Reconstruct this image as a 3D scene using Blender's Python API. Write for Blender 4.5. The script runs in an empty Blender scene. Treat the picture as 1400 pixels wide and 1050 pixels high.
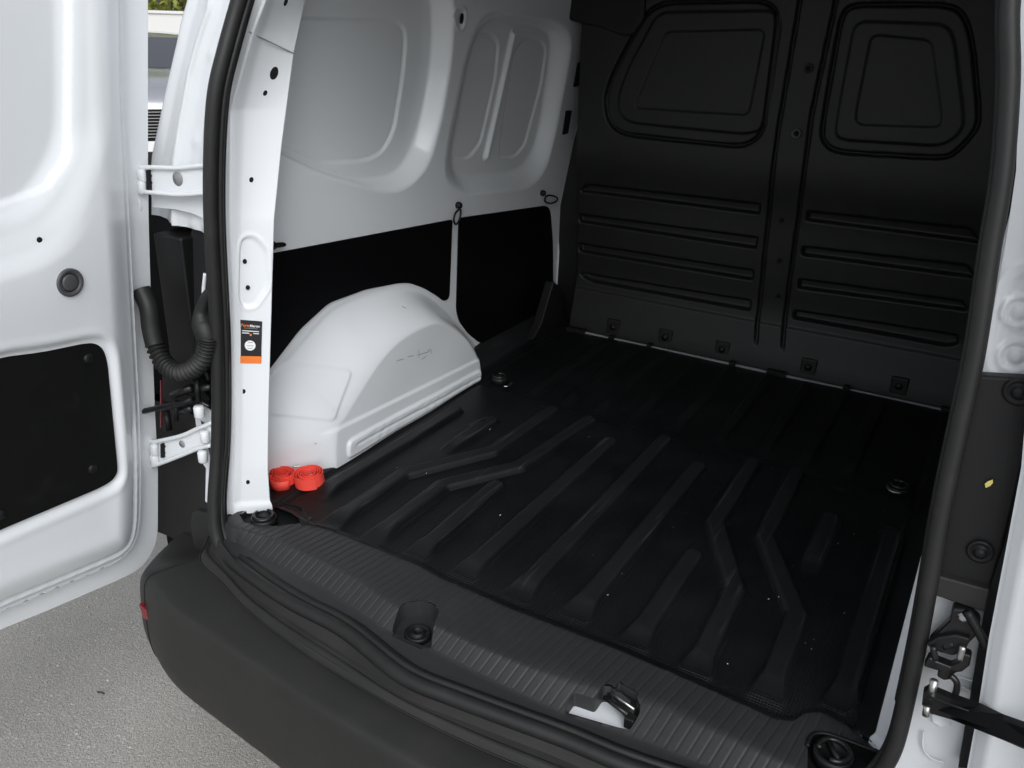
import bpy, bmesh, math, random
import numpy as np
from mathutils import Matrix, Vector
random.seed(4); rng = np.random.default_rng(4)
S = bpy.context.scene
COL = S.collection
# ---------------------------------------------------------------- camera, world, sun, exposure
cam = bpy.data.cameras.new('camera'); cam.lens = 30.10; cam.sensor_width = 36; cam.clip_start = .02; cam.clip_end = 600
co = bpy.data.objects.new('camera', cam); COL.objects.link(co)
r0, r1, r2 = (0.86419, 0.50232, 0.02932), (0.22183, -0.32804, -0.91825), (-0.45163, 0.80004, -0.39492)
co.matrix_world = Matrix(((r0[0], -r1[0], -r2[0], .63), (r0[1], -r1[1], -r2[1], -.93), (r0[2], -r1[2], -r2[2], 1.60), (0, 0, 0, 1)))
S.camera = co
w = bpy.data.worlds.new('World'); S.world = w; w.use_nodes = True
nt = w.node_tree; nt.nodes.clear()
SUN_EL, SUN_AZ = math.radians(42), math.radians(143)
sky = nt.nodes.new('ShaderNodeTexSky'); sky.sky_type = 'NISHITA'; sky.sun_disc = False
sky.sun_elevation = SUN_EL; sky.sun_rotation = SUN_AZ; sky.dust_density = 4; sky.air_density = 1.0; sky.ozone_density = 1.0
hs = nt.nodes.new('ShaderNodeHueSaturation'); hs.inputs['Saturation'].default_value = .22
bg = nt.nodes.new('ShaderNodeBackground'); bg.inputs['Strength'].default_value = .15
wo = nt.nodes.new('ShaderNodeOutputWorld')
ov = nt.nodes.new('ShaderNodeMixRGB'); ov.blend_type = 'MULTIPLY'; ov.inputs[0].default_value = 1; ov.inputs[2].default_value = (.945, .98, 1.03, 1)   # cool overcast tint
nt.links.new(sky.outputs[0], hs.inputs['Color']); nt.links.new(hs.outputs[0], ov.inputs[1]); nt.links.new(ov.outputs[0], bg.inputs[0]); nt.links.new(bg.outputs[0], wo.inputs[0])
sl = bpy.data.lights.new('sun', 'SUN'); sl.energy = .5; sl.angle = math.radians(45); sl.color = (1, .995, .985)
so = bpy.data.objects.new('sun', sl); COL.objects.link(so)
sd_ = Vector((math.sin(SUN_AZ) * math.cos(SUN_EL), math.cos(SUN_AZ) * math.cos(SUN_EL), math.sin(SUN_EL)))
so.rotation_euler = sd_.to_track_quat('Z', 'Y').to_euler()
S.view_settings.view_transform = 'Standard'; S.view_settings.look = 'None'
S.view_settings.exposure = 0.11; S.view_settings.gamma = 1; S.view_settings.use_curve_mapping = False
S.cycles.max_bounces = 10; S.cycles.diffuse_bounces = 6

# ---------------------------------------------------------------- materials
def mat(name, col, rough=.5, metal=0, coat=0, noise=None, bump=None, spec=.5, var=None, emit=None):
    m = bpy.data.materials.new(name); m.use_nodes = True
    n = m.node_tree; b = n.nodes['Principled BSDF']
    b.inputs['Base Color'].default_value = (*col, 1); b.inputs['Roughness'].default_value = rough
    b.inputs['Metallic'].default_value = metal; b.inputs['Coat Weight'].default_value = coat
    b.inputs['Coat Roughness'].default_value = .05; b.inputs['Specular IOR Level'].default_value = spec
    tc = n.nodes.new('ShaderNodeTexCoord')
    if var:      # (scale, colour2, lo, hi)
        t = n.nodes.new('ShaderNodeTexNoise'); t.inputs['Scale'].default_value = var[0]; t.inputs['Detail'].default_value = 8
        t.inputs['Roughness'].default_value = .65
        rp = n.nodes.new('ShaderNodeMapRange'); rp.inputs[1].default_value = var[2]; rp.inputs[2].default_value = var[3]
        mx = n.nodes.new('ShaderNodeMixRGB'); mx.inputs[1].default_value = (*col, 1); mx.inputs[2].default_value = (*var[1], 1)
        n.links.new(tc.outputs['Object'], t.inputs['Vector']); n.links.new(t.outputs[0], rp.inputs[0])
        n.links.new(rp.outputs[0], mx.inputs[0]); n.links.new(mx.outputs[0], b.inputs['Base Color'])
        rr = n.nodes.new('ShaderNodeMapRange'); rr.inputs[3].default_value = rough; rr.inputs[4].default_value = min(1, rough + .12)
        n.links.new(rp.outputs[0], rr.inputs[0]); n.links.new(rr.outputs[0], b.inputs['Roughness'])
    prev = None
    for (sc, st, dist) in (bump or []):
        t = n.nodes.new('ShaderNodeTexNoise'); t.inputs['Scale'].default_value = sc; t.inputs['Detail'].default_value = 3
        bp = n.nodes.new('ShaderNodeBump'); bp.inputs['Strength'].default_value = st; bp.inputs['Distance'].default_value = dist
        n.links.new(tc.outputs['Object'], t.inputs['Vector']); n.links.new(t.outputs[0], bp.inputs['Height'])
        if prev: n.links.new(prev.outputs[0], bp.inputs['Normal'])
        prev = bp
    if prev: n.links.new(prev.outputs[0], b.inputs['Normal'])
    return m
WHITE = mat('white_paint', (.78, .805, .82), .30, coat=.5, bump=[(3.5, .25, .004), (900, .04, .0003)])
PILLAR = mat('white_paint_pillar', (.78, .805, .82), .42, coat=.3, bump=[(900, .08, .0004)])
SEALANT = mat('white_sealant', (.78, .79, .78), .5, bump=[(120, .9, .004)])
BLACK = mat('black_plastic', (.0075, .0075, .008), .45, bump=[(1200, .5, .0006)], spec=.32)
PART = mat('bulkhead_plastic', (.0115, .0115, .011), .42, bump=[(1400, .5, .0006)], spec=.38, var=(22, (.019, .0185, .017), .50, .80))
BUMPER = mat('grained_bumper_plastic', (.021, .0205, .0195), .46, bump=[(900, .6, .0008)], spec=.35, var=(9, (.028, .0270, .0252), .45, .75))
SCUFF = mat('grained_sill_plastic', (.027, .028, .029), .45, bump=[(900, .5, .0006)], spec=.42, var=(14, (.035, .035, .035), .5, .8))
RUBBER = mat('seal_rubber', (.015, .015, .0145), .50, bump=[(300, .25, .0008)], spec=.4, var=(20, (.023, .022, .021), .5, .8))
BOARD = mat('black_hardboard', (.003, .003, .0036), .4, bump=[(400, .3, .0004)], spec=.2, var=(60, (.05, .05, .05), .72, .80))
DOORBOARD = mat('black_door_board', (.007, .007, .007), .34, bump=[(500, .3, .0005)], spec=.35, var=(12, (.011, .011, .0105), .55, .8))
HOLE = mat('dark_hole', (.003, .003, .003), .9)
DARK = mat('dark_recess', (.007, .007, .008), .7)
STEEL = mat('zinc_steel', (.5, .5, .48), .35, metal=1, bump=[(200, .3, .001)])
GUN = mat('black_metal', (.03, .03, .03), .3, metal=.6, bump=[(150, .4, .001)])
RED = mat('red_webbing', (.88, .075, .050), .6, bump=[(700, .5, .0008)])
REDLENS = mat('red_lens', (.16, .008, .012), .15, coat=1)
ORANGE = mat('orange_print', (.85, .20, .02), .4)
PRINTW = mat('white_print', (.85, .85, .85), .4)
PRINTB = mat('black_print', (.006, .006, .009), .35)
PRINTG = mat('grey_print', (.25, .25, .26), .4)
GREYR = mat('grey_rubber', (.07, .07, .075), .4, bump=[(500, .2, .0005)])
SPECK = mat('pale_crumbs', (.72, .72, .68), .7)
PETAL = mat('yellow_leaf', (.70, .62, .18), .6)
TWIG = mat('dark_twig', (.05, .04, .03), .8)

def liner_mat():
    m = mat('floor_liner_plastic', (.0030, .0034, .0038), .46, bump=[(700, .35, .0006)], spec=.34, var=(7, (.0062, .0067, .0071), .42, .75))
    n = m.node_tree; b = n.nodes['Principled BSDF']; tc = n.nodes['Texture Coordinate']
    sx = n.nodes.new('ShaderNodeSeparateXYZ'); n.links.new(tc.outputs['Object'], sx.inputs[0])
    # moulded mesh texture of small dimples near the rear edge
    vo = n.nodes.new('ShaderNodeTexVoronoi'); vo.inputs['Scale'].default_value = 190; vo.inputs['Randomness'].default_value = .05
    n.links.new(tc.outputs['Object'], vo.inputs['Vector'])
    mk = n.nodes.new('ShaderNodeMapRange'); mk.inputs[1].default_value = .62; mk.inputs[2].default_value = .40
    n.links.new(sx.outputs['Y'], mk.inputs[0])
    fl = n.nodes.new('ShaderNodeMapRange'); fl.inputs[1].default_value = .6050; fl.inputs[2].default_value = .6025; n.links.new(sx.outputs['Z'], fl.inputs[0])
    mm = n.nodes.new('ShaderNodeMath'); mm.operation = 'MULTIPLY'; n.links.new(mk.outputs[0], mm.inputs[0]); n.links.new(fl.outputs[0], mm.inputs[1])
    mul = n.nodes.new('ShaderNodeMath'); mul.operation = 'MULTIPLY'; n.links.new(vo.outputs['Distance'], mul.inputs[0]); n.links.new(mm.outputs[0], mul.inputs[1])
    bp = n.nodes.new('ShaderNodeBump'); bp.inputs['Strength'].default_value = 1; bp.inputs['Distance'].default_value = .0022
    n.links.new(mul.outputs[0], bp.inputs['Height'])
    old = b.inputs['Normal'].links[0].from_socket
    n.links.new(old, bp.inputs['Normal']); n.links.new(bp.outputs[0], b.inputs['Normal'])
    # rubbed light scratches running fore and aft
    mp = n.nodes.new('ShaderNodeMapping'); mp.inputs['Scale'].default_value = (160, 5, 1)
    t = n.nodes.new('ShaderNodeTexNoise'); t.inputs['Scale'].default_value = 1; t.inputs['Detail'].default_value = 6
    n.links.new(tc.outputs['Object'], mp.inputs[0]); n.links.new(mp.outputs[0], t.inputs['Vector'])
    rp = n.nodes.new('ShaderNodeMapRange'); rp.inputs[1].default_value = .60; rp.inputs[2].default_value = .80
    n.links.new(t.outputs[0], rp.inputs[0])
    hz = n.nodes.new('ShaderNodeMapRange'); hz.inputs[1].default_value = .607; hz.inputs[2].default_value = .612
    n.links.new(sx.outputs['Z'], hz.inputs[0])
    rp.inputs[3].default_value = .13; m2 = n.nodes.new('ShaderNodeMath'); m2.operation = 'MULTIPLY'; n.links.new(rp.outputs[0], m2.inputs[0]); n.links.new(hz.outputs[0], m2.inputs[1])
    mx = n.nodes.new('ShaderNodeMixRGB'); mx.inputs[2].default_value = (.052, .054, .055, 1)
    src = b.inputs['Base Color'].links[0].from_socket
    n.links.new(src, mx.inputs[1]); n.links.new(m2.outputs[0], mx.inputs[0]); n.links.new(mx.outputs[0], b.inputs['Base Color'])
    return m
LINER = liner_mat()

def asphalt_mat():
    m = bpy.data.materials.new('asphalt'); m.use_nodes = True; n = m.node_tree; b = n.nodes['Principled BSDF']
    tc = n.nodes.new('ShaderNodeTexCoord')
    vo = n.nodes.new('ShaderNodeTexVoronoi'); vo.inputs['Scale'].default_value = 380; vo.feature = 'F1'
    vc = n.nodes.new('ShaderNodeTexVoronoi'); vc.inputs['Scale'].default_value = 150
    no = n.nodes.new('ShaderNodeTexNoise'); no.inputs['Scale'].default_value = 1.3; no.inputs['Detail'].default_value = 9
    for q in (vo, vc, no): n.links.new(tc.outputs['Object'], q.inputs['Vector'])
    cr = n.nodes.new('ShaderNodeValToRGB'); e = cr.color_ramp.elements
    e[0].position = 0; e[0].color = (.335, .315, .283, 1); e[1].position = 1; e[1].color = (.60, .568, .51, 1)
    k = cr.color_ramp.elements.new(.45); k.color = (.40, .379, .347, 1)
    k = cr.color_ramp.elements.new(.85); k.color = (.46, .436, .40, 1)
    sp = n.nodes.new('ShaderNodeSeparateColor'); n.links.new(vo.outputs['Color'], sp.inputs[0]); n.links.new(sp.outputs[0], cr.inputs[0])
    rp = n.nodes.new('ShaderNodeMapRange'); rp.inputs[1].default_value = .3; rp.inputs[2].default_value = .7; rp.inputs[3].default_value = .84; rp.inputs[4].default_value = 1.10
    n.links.new(no.outputs[0], rp.inputs[0])
    mx = n.nodes.new('ShaderNodeMixRGB'); mx.blend_type = 'MULTIPLY'; mx.inputs[0].default_value = 1
    n.links.new(cr.outputs[0], mx.inputs[1]); n.links.new(rp.outputs[0], mx.inputs[2]); n.links.new(mx.outputs[0], b.inputs['Base Color'])
    ad = n.nodes.new('ShaderNodeMath'); ad.operation = 'ADD'; n.links.new(vo.outputs['Distance'], ad.inputs[0]); n.links.new(vc.outputs['Distance'], ad.inputs[1])
    bp = n.nodes.new('ShaderNodeBump'); bp.invert = True; bp.inputs['Distance'].default_value = .003; bp.inputs['Strength'].default_value = .7
    n.links.new(ad.outputs[0], bp.inputs['Height']); n.links.new(bp.outputs[0], b.inputs['Normal'])
    b.inputs['Roughness'].default_value = .62
    return m
ASPHALT = asphalt_mat()

# ---------------------------------------------------------------- helpers
def ss(a, b, x):
    t = np.clip((x - a) / (b - a), 0, 1); return t * t * (3 - 2 * t)
def sdpoly(pts, U, V):
    P = np.array(pts, float); n = len(P)
    d = np.full(U.shape, 1e9); s = np.ones(U.shape)
    for i in range(n):
        a, b = P[i], P[i - 1]
        ex, ey = b[0] - a[0], b[1] - a[1]; wx, wy = U - a[0], V - a[1]
        t = np.clip((wx * ex + wy * ey) / (ex * ex + ey * ey + 1e-12), 0, 1)
        d = np.minimum(d, (wx - ex * t) ** 2 + (wy - ey * t) ** 2)
        c1, c2, c3 = V >= a[1], V < b[1], ex * wy > ey * wx
        m = (c1 & c2 & c3) | (~c1 & ~c2 & ~c3); s = np.where(m, -s, s)
    return s * np.sqrt(d)
def dline(pts, U, V):
    P = np.array(pts, float); d = np.full(U.shape, 1e9)
    for i in range(len(P) - 1):
        a, b = P[i], P[i + 1]; ex, ey = b[0] - a[0], b[1] - a[1]; wx, wy = U - a[0], V - a[1]
        t = np.clip((wx * ex + wy * ey) / (ex * ex + ey * ey + 1e-12), 0, 1)
        d = np.minimum(d, np.hypot(wx - ex * t, wy - ey * t))
    return d
def rnd(pts, r, k=5):
    out = []; n = len(pts)
    for i in range(n):
        p, a, b = np.array(pts[i]), np.array(pts[i - 1]), np.array(pts[(i + 1) % n])
        la, lb = np.linalg.norm(a - p), np.linalg.norm(b - p); ra, rb = min(r, la * .48), min(r, lb * .48)
        s, e = p + (a - p) / la * ra, p + (b - p) / lb * rb
        for j in range(k + 1):
            t = j / k; out.append(tuple((1 - t) ** 2 * s + 2 * t * (1 - t) * p + t * t * e))
    return out
def mesh_np(name, V, F, m, parent=None, smooth=True, label=None):
    me = bpy.data.meshes.new(name); me.vertices.add(len(V)); me.vertices.foreach_set('co', np.asarray(V, 'f').ravel())
    F = np.asarray(F, 'i'); k = F.shape[1]
    me.loops.add(F.size); me.loops.foreach_set('vertex_index', F.ravel())
    me.polygons.add(len(F)); me.polygons.foreach_set('loop_start', np.arange(0, F.size, k, dtype='i'))
    me.polygons.foreach_set('loop_total', np.full(len(F), k, 'i'))
    me.update(calc_edges=True); me.validate()
    if smooth: me.polygons.foreach_set('use_smooth', np.ones(len(me.polygons), bool))
    me.materials.append(m); return link(name, me, parent, label)
def link(name, me, parent=None, label=None):
    o = bpy.data.objects.new(name, me); COL.objects.link(o)
    if parent is not None: o.parent = parent
    if label: o['label'] = label
    return o
def field(name, us, vs, fn, m, parent=None, clip=None, label=None, flip=False):
    U, V = np.meshgrid(us, vs); nu, nv = len(us), len(vs)
    idx = np.arange(nu * nv).reshape(nv, nu)
    F = np.stack([idx[:-1, :-1], idx[:-1, 1:], idx[1:, 1:], idx[1:, :-1]], -1).reshape(-1, 4)
    if flip: F = F[:, ::-1]
    if clip:
        sd = clip(U, V); f4 = sd.ravel()[F].mean(1); F = F[f4 < 0]
        e = 1e-4; gx = (clip(U + e, V) - clip(U - e, V)) / (2 * e); gy = (clip(U, V + e) - clip(U, V - e)) / (2 * e)
        h = abs(us[1] - us[0]); s = np.where(sd > -.35 * h, sd, 0); U = U - s * gx; V = V - s * gy
    X, Y, Z = fn(U, V); P = np.stack([X + 0 * U, Y + 0 * U, Z + 0 * U], -1).reshape(-1, 3)
    used = np.unique(F); mp = np.full(nu * nv, -1); mp[used] = np.arange(len(used))
    return mesh_np(name, P[used], mp[F], m, parent, True, label)
def grid(name, P, m, parent=None, label=None):      # P: rows x cols x 3
    P = np.array(P, float); nv, nu = P.shape[:2]; idx = np.arange(nu * nv).reshape(nv, nu)
    F = np.stack([idx[:-1, :-1], idx[:-1, 1:], idx[1:, 1:], idx[1:, :-1]], -1).reshape(-1, 4)
    return mesh_np(name, P.reshape(-1, 3), F, m, parent, True, label)
def from_bm(name, bm, m, parent=None, label=None, smooth=False, bevel=0, seg=2):
    me = bpy.data.meshes.new(name); bmesh.ops.recalc_face_normals(bm, faces=bm.faces); bm.to_mesh(me); bm.free(); me.materials.append(m)
    if smooth: me.polygons.foreach_set('use_smooth', np.ones(len(me.polygons), bool))
    o = link(name, me, parent, label)
    if bevel:
        b = o.modifiers.new('bevel', 'BEVEL'); b.width = bevel; b.segments = seg; b.limit_method = 'ANGLE'; b.angle_limit = math.radians(35)
        me.polygons.foreach_set('use_smooth', np.ones(len(me.polygons), bool))
        b.harden_normals = True
    return o
def slab(name, pts, vec, m, parent=None, label=None, bevel=0):     # polygon pts (3D) extruded by vec
    bm = bmesh.new(); a = [bm.verts.new(p) for p in pts]; b = [bm.verts.new(Vector(p) + Vector(vec)) for p in pts]
    bm.faces.new(a); bm.faces.new(b[::-1]); n = len(pts)
    for i in range(n): bm.faces.new((a[i], a[(i + 1) % n], b[(i + 1) % n], b[i]))
    return from_bm(name, bm, m, parent, label, bevel=bevel)
def box(name, lo, hi, m, parent=None, label=None, bevel=.002):
    x0, y0, z0 = lo; x1, y1, z1 = hi
    return slab(name, [(x0, y0, z0), (x1, y0, z0), (x1, y1, z0), (x0, y1, z0)], (0, 0, z1 - z0), m, parent, label, bevel)
def catmull(P, n=8, closed=False):
    P = [Vector(p) for p in P]; out = []; N = len(P)
    for i in range(N if closed else N - 1):
        g = (lambda k: P[k % N]) if closed else (lambda k: P[min(max(k, 0), N - 1)])
        a, b, c, d = g(i - 1), g(i), g(i + 1), g(i + 2)
        for j in range(n):
            t = j / n; out.append(.5 * ((2 * b) + (c - a) * t + (2 * a - 5 * b + 4 * c - d) * t * t + (3 * b - a - 3 * c + d) * t ** 3))
    if not closed: out.append(P[-1])
    return out
def tube(name, path, rad, m, parent=None, label=None, closed=False, seg=12, sx=1.0, up=(0, 0, 1), prof=None):
    P = [Vector(p) for p in path]; N = len(P); bm = bmesh.new(); rings = []
    last = None
    for i, p in enumerate(P):
        if closed: t = (P[(i + 1) % N] - P[i - 1])
        else: t = P[min(i + 1, N - 1)] - P[max(i - 1, 0)]
        t.normalize()
        if last is None:
            a = Vector(up) - t * t.dot(Vector(up))
            if a.length < .05: a = Vector((1, 0, 0)) - t * t.x
        else: a = last - t * t.dot(last)
        a.normalize(); last = a; b = t.cross(a)
        r = rad(i / max(1, N - 1)) if callable(rad) else rad
        if prof: rings.append([bm.verts.new(p + a * (u) + b * (v)) for u, v in prof])
        else: rings.append([bm.verts.new(p + a * math.cos(2 * math.pi * k / seg) * r * sx + b * math.sin(2 * math.pi * k / seg) * r) for k in range(seg)])
    L = len(rings[0])
    for i in range(N if closed else N - 1):
        A, B = rings[i], rings[(i + 1) % N]
        for k in range(L): bm.faces.new((A[k], A[(k + 1) % L], B[(k + 1) % L], B[k]))
    if not closed: bm.faces.new(rings[0][::-1]); bm.faces.new(rings[-1])
    return from_bm(name, bm, m, parent, label, smooth=(prof is None))
def lathe(name, prof, loc, axis, m, parent=None, label=None, seg=28, sq=1.0, smooth=True):   # prof: (r, h) along axis
    ax = Vector(axis).normalized(); a = ax.orthogonal().normalized(); b = ax.cross(a); bm = bmesh.new(); rings = []
    for r, h in prof:
        rings.append([bm.verts.new(Vector(loc) + ax * h + (a * math.cos(2 * math.pi * k / seg) + b * math.sin(2 * math.pi * k / seg) * sq) * max(r, 1e-5)) for k in range(seg)])
    for A, B in zip(rings, rings[1:]):
        for k in range(seg): bm.faces.new((A[k], A[(k + 1) % seg], B[(k + 1) % seg], B[k]))
    bm.faces.new(rings[0][::-1]); bm.faces.new(rings[-1])
    return from_bm(name, bm, m, parent, label, smooth=smooth, bevel=0)
def empty(name, loc, label, cat, group=None):
    o = bpy.data.objects.new(name, None); COL.objects.link(o); o.location = loc; o.empty_display_size = .1
    o['label'] = label; o['category'] = cat
    if group: o['group'] = group
    return o
def tag(o, label, cat, group=None, kind=None):
    if label: o['label'] = label
    if cat: o['category'] = cat
    if group: o['group'] = group
    if kind: o['kind'] = kind
    return o
def curve_z(P):      # list of (x,y,z) -> function of z
    P = sorted(P, key=lambda p: p[2]); z = [p[2] for p in P]
    return lambda t: (np.interp(t, z, [p[0] for p in P]), np.interp(t, z, [p[1] for p in P]))
def rear(z, off=0): return .03 + .12 * z + off

# ---------------------------------------------------------------- ground
gr = mesh_np('asphalt_ground', [(-250, -250, 0), (250, -250, 0), (250, 250, 0), (-250, 250, 0)], [(0, 1, 2, 3)], ASPHALT, smooth=False)
gr['kind'] = 'structure'
# ---------------------------------------------------------------- the van
van = empty('van', (0, 0, 0), 'white panel van with its rear doors open and a black lined cargo bay', 'van')

# ---- cargo floor liner
RIBS = [[(-.554, .30), (-.545, .84)], [(-.45, .225), (-.452, .48), (-.335, .69), (-.324, .99)], [(-.342, .225), (-.345, .485), (-.24, .66), (-.213, .99)],
        [(-.436, .64), (-.432, .84)], [(-.234, .225), (-.24, .55)], [(-.118, .225), (-.112, .9)], [(.003, .225), (.003, .99)], [(.12, .235), (.124, .9)],
        [(.24, .215), (.24, .53)], [(.355, .205), (.346, .465), (.238, .68), (.232, 1.0)], [(.472, .21), (.466, .45), (.346, .68), (.336, 1.01)],
        [(.452, .61), (.45, .83)], [(.58, .25), (.575, .84)]]
RIBF = [[(-.43, 1.06), (-.43, 1.58)]] + [[(x, 1.07), (x, 1.58)] for x in (-.32, -.22, -.113, .003, .119, .235, .338, .441)]
EDGE = [(-.554,.210),(-.490,.200),(-.439,.209),(-.328,.207),(-.210,.205),(-.147,.194),(.016,.185),(.232,.188),(.377,.182),(.498,.173),(.524,.184),(.535,.210),(.556,.226),(.588,.221),(.663,.183)]
ex = [p[0] for p in EDGE]; ey = [p[1] for p in EDGE]
def edge_y(x): return np.interp(x, ex, ey)
def liner_fn(X, Y):
    Z = np.full(X.shape, .600)
    for r in RIBS + RIBF:
        front = r in RIBF
        d = dline(r, X, Y)
        y0 = r[0][1]
        taper = 1.0 if front or y0 > .4 else 1 + .60 * ss(y0 + .075, y0, Y)
        wd = (.0155 if front else .0170) * taper
        h = ss(wd + .005, wd - .002, d) * .0132 * (1.0 if not front else .9)
        h = h * ss(y0 - .025, y0 + .055, Y) if not front else h * ss(y0 - .02, y0 + .07, Y)
        fine = np.where((d < wd - .0045), .0009 * np.cos(d * 2 * math.pi / .0075), 0) * ss(y0 + .04, y0 + .09, Y)
        Z = np.maximum(Z, .600 + h + fine * (h > .0108))
    Z -= .004 * ss(1.0, 1.05, Y)
    Z += .0016 * ss(.01, .0, np.abs(Y - 1.035)) 
    # side channels and up-turned edges
    ax = np.abs(X)
    lift = .052 * ss(.615, .70, ax) * ss(1.06, 1.12, Y) + .004 * ss(.600, .612, ax)
    Z += lift - .006 * ss(.012, 0, np.abs(ax - .600)) * ss(1.2, 1.1, Y)
    Z += .006 * ss(.018, .004, Y - edge_y(X))
    Z += .0015 * np.sin(X * 9 + 1) * np.sin(Y * 7)
    for (cx, cy) in ((-.45, .80), (-.36, 1.02), (.44, 1.0)):
        Z += .004 * ss(.022, .012, np.hypot(X - cx, Y - cy))
    return X, Y, Z
def liner_clip(X, Y):
    return np.maximum(edge_y(X) - Y, np.abs(X) - .74)
liner = field('floor_liner', np.arange(-.745, .7451, .004), np.arange(.15, 1.74, .004), liner_fn, LINER, van, liner_clip)
box('sub_floor', (-.62, .10, .50), (.62, 1.70, .560), WHITE, van)

# ---- bulkhead
PZ = [.55, .60, .70, .78, 1.08, 1.2, 1.7, 2.0]; PY = [0, 0, .02, .035, .01, -.02, -.04, -.04]
PZf = np.linspace(.55, 2.0, 146); PYf = np.convolve(np.pad(np.interp(PZf, PZ, PY), 4, 'edge'), np.ones(9) / 9, 'valid')
WL_O = [(-.351,1.648),(-.058,1.659),(-.016,1.631),(-.015,1.550),(-.015,1.313),(-.059,1.272),(-.124,1.268),(-.450,1.271),(-.497,1.302),(-.516,1.372),(-.492,1.449),(-.405,1.614)]
WL_M = [(-.360,1.623),(-.025,1.635),(-.001,1.606),(-.004,1.513),(-.007,1.358),(-.018,1.321),(-.063,1.304),(-.428,1.307),(-.464,1.333),(-.470,1.386),(-.440,1.472)]
WL_I = [(-.331,1.569),(-.046,1.584),(-.064,1.359),(-.412,1.354)]
WR_O = [(.171,1.653),(.404,1.657),(.442,1.632),(.472,1.569),(.524,1.399),(.523,1.363),(.482,1.297),(.445,1.289),(.187,1.279),(.149,1.307),(.144,1.350),(.148,1.628)]
WR_M = [(.183,1.615),(.396,1.614),(.424,1.593),(.485,1.414),(.496,1.364),(.457,1.320),(.204,1.312),(.181,1.326),(.179,1.372)]
WR_I = [(.233,1.581),(.376,1.573),(.441,1.380),(.431,1.368),(.239,1.358),(.228,1.376)]
GAPL = [(.037,1.661),(.025,1.310),(.026,1.239),(.028,1.003),(.036,.752),(.047,.671)]
GAPR = [(.129,1.663),(.111,1.373),(.115,1.184),(.113,1.016),(.115,.872),(.117,.767),(.139,.602)]
RIBP = [[(-.575,1.102),(.001,1.110),(.001,1.074),(-.600,1.071)], [(-.601,.997),(.005,1.007),(.003,.967),(-.600,.967)], [(-.601,.896),(.006,.902),(.006,.866),(-.597,.863)],
        [(-.590,.793),(.009,.804),(.010,.766),(-.545,.764),(-.586,.778)], [(.135,1.106),(.561,1.117),(.595,1.082),(.596,1.076),(.135,1.074)], [(.135,.999),(.581,1.014),(.607,.977),(.137,.968)],
        [(.138,.899),(.590,.910),(.607,.880),(.141,.864)], [(.139,.797),(.596,.809),(.606,.780),(.573,.767),(.139,.767)]]
def part_fn(X, Z):
    Y = 1.65 + np.interp(Z, PZf, PYf)
    for O, M, I in ((WL_O, WL_M, WL_I), (WR_O, WR_M, WR_I)):
        so_ = sdpoly(rnd(O, .05), X, Z); sm = sdpoly(rnd(M, .035), X, Z); si = sdpoly(rnd(I, .02), X, Z)
        Y = Y + .020 * np.clip(1 - np.abs(so_) / .0065, 0, 1) + .003 * ss(0, -.006, so_)
        Y = Y - .007 * ss(.002, -.005, sm)
        Y = Y + .005 * ss(.002, -.004, si) + .003 * np.clip(1 - np.abs(si) / .005, 0, 1)
    for g in (GAPL, GAPR):
        Y = Y + .018 * np.clip(1 - dline(g, X, Z) / .0065, 0, 1) * ss(.66, .70, Z)
    for r in RIBP:
        s = sdpoly(rnd(r, .01), X, Z); Y = Y + .020 * ss(.001, -.008, s)
    Y = Y - .005 * ss(.745, .735, Z)
    Y = Y + .32 * ss(-.603, -.628, X)
    Y = Y + .003 * np.sin(X * 5 + 2) * np.sin(Z * 6)
    return X, Y, Z
bulk = field('bulkhead', np.arange(-.76, .7601, .0034), np.arange(.575, 1.86, .0034), part_fn, PART, van)
for px in [(-.437,.633),(-.249,.635),(-.055,.634),(.217,.635),(.478,.635)]:
    x, z = px; y = 1.65 + float(np.interp(z, PZf, PYf)) - .009
    c = box('clip_tab', (x - .024, y, z - .026), (x + .024, y + .016, z + .026), PART, bulk, bevel=.004)
    lathe('bolt', [(.011, 0), (.011, .003), (.007, .004), (.006, .006), (0, .006)], (x, y, z), (0, -1, 0), BLACK, bulk, seg=12)
for px, r, mm in (([(.079,1.320)][0], .014, GREYR), ([(.086,1.493)][0], .012, PART), ([(.067,1.066)][0], .007, BLACK), ([(.077,.944)][0], .008, BLACK), ([(.087,.833)][0], .007, BLACK),
                ([(-.371,1.526)][0], .001, BLACK)):
    if r < .002: continue
    x, z = px; y = 1.65 + float(np.interp(z, PZf, PYf)) - .001
    lathe('fixing_hole', [(r, 0), (r, .005), (r * .6, .006), (r * .55, .001), (0, .001)], (x, y, z), (0, -1, 0), mm, bulk, seg=16)
    lathe('hole', [(r * .5, 0), (r * .5, .0015), (0, .0015)], (x, y, z), (0, -1, 0), HOLE, bulk, seg=12)
box('floor_edge', (-.585, 1.630, .590), (.62, 1.636, .6014), PRINTG, van, 'bare pale painted floor edge along the bulkhead', bevel=.001)
# rubber clips interrupting the white edge
for x0, x1 in ((-.60, -.53), (-.44, -.42), (-.30, -.285), (-.02, .0), (.10, .16), (.33, .35), (.60, .64)):
    box('edge_clip', (x0, 1.620, .592), (x1, 1.640, .609), BLACK, van, bevel=.001)
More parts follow.
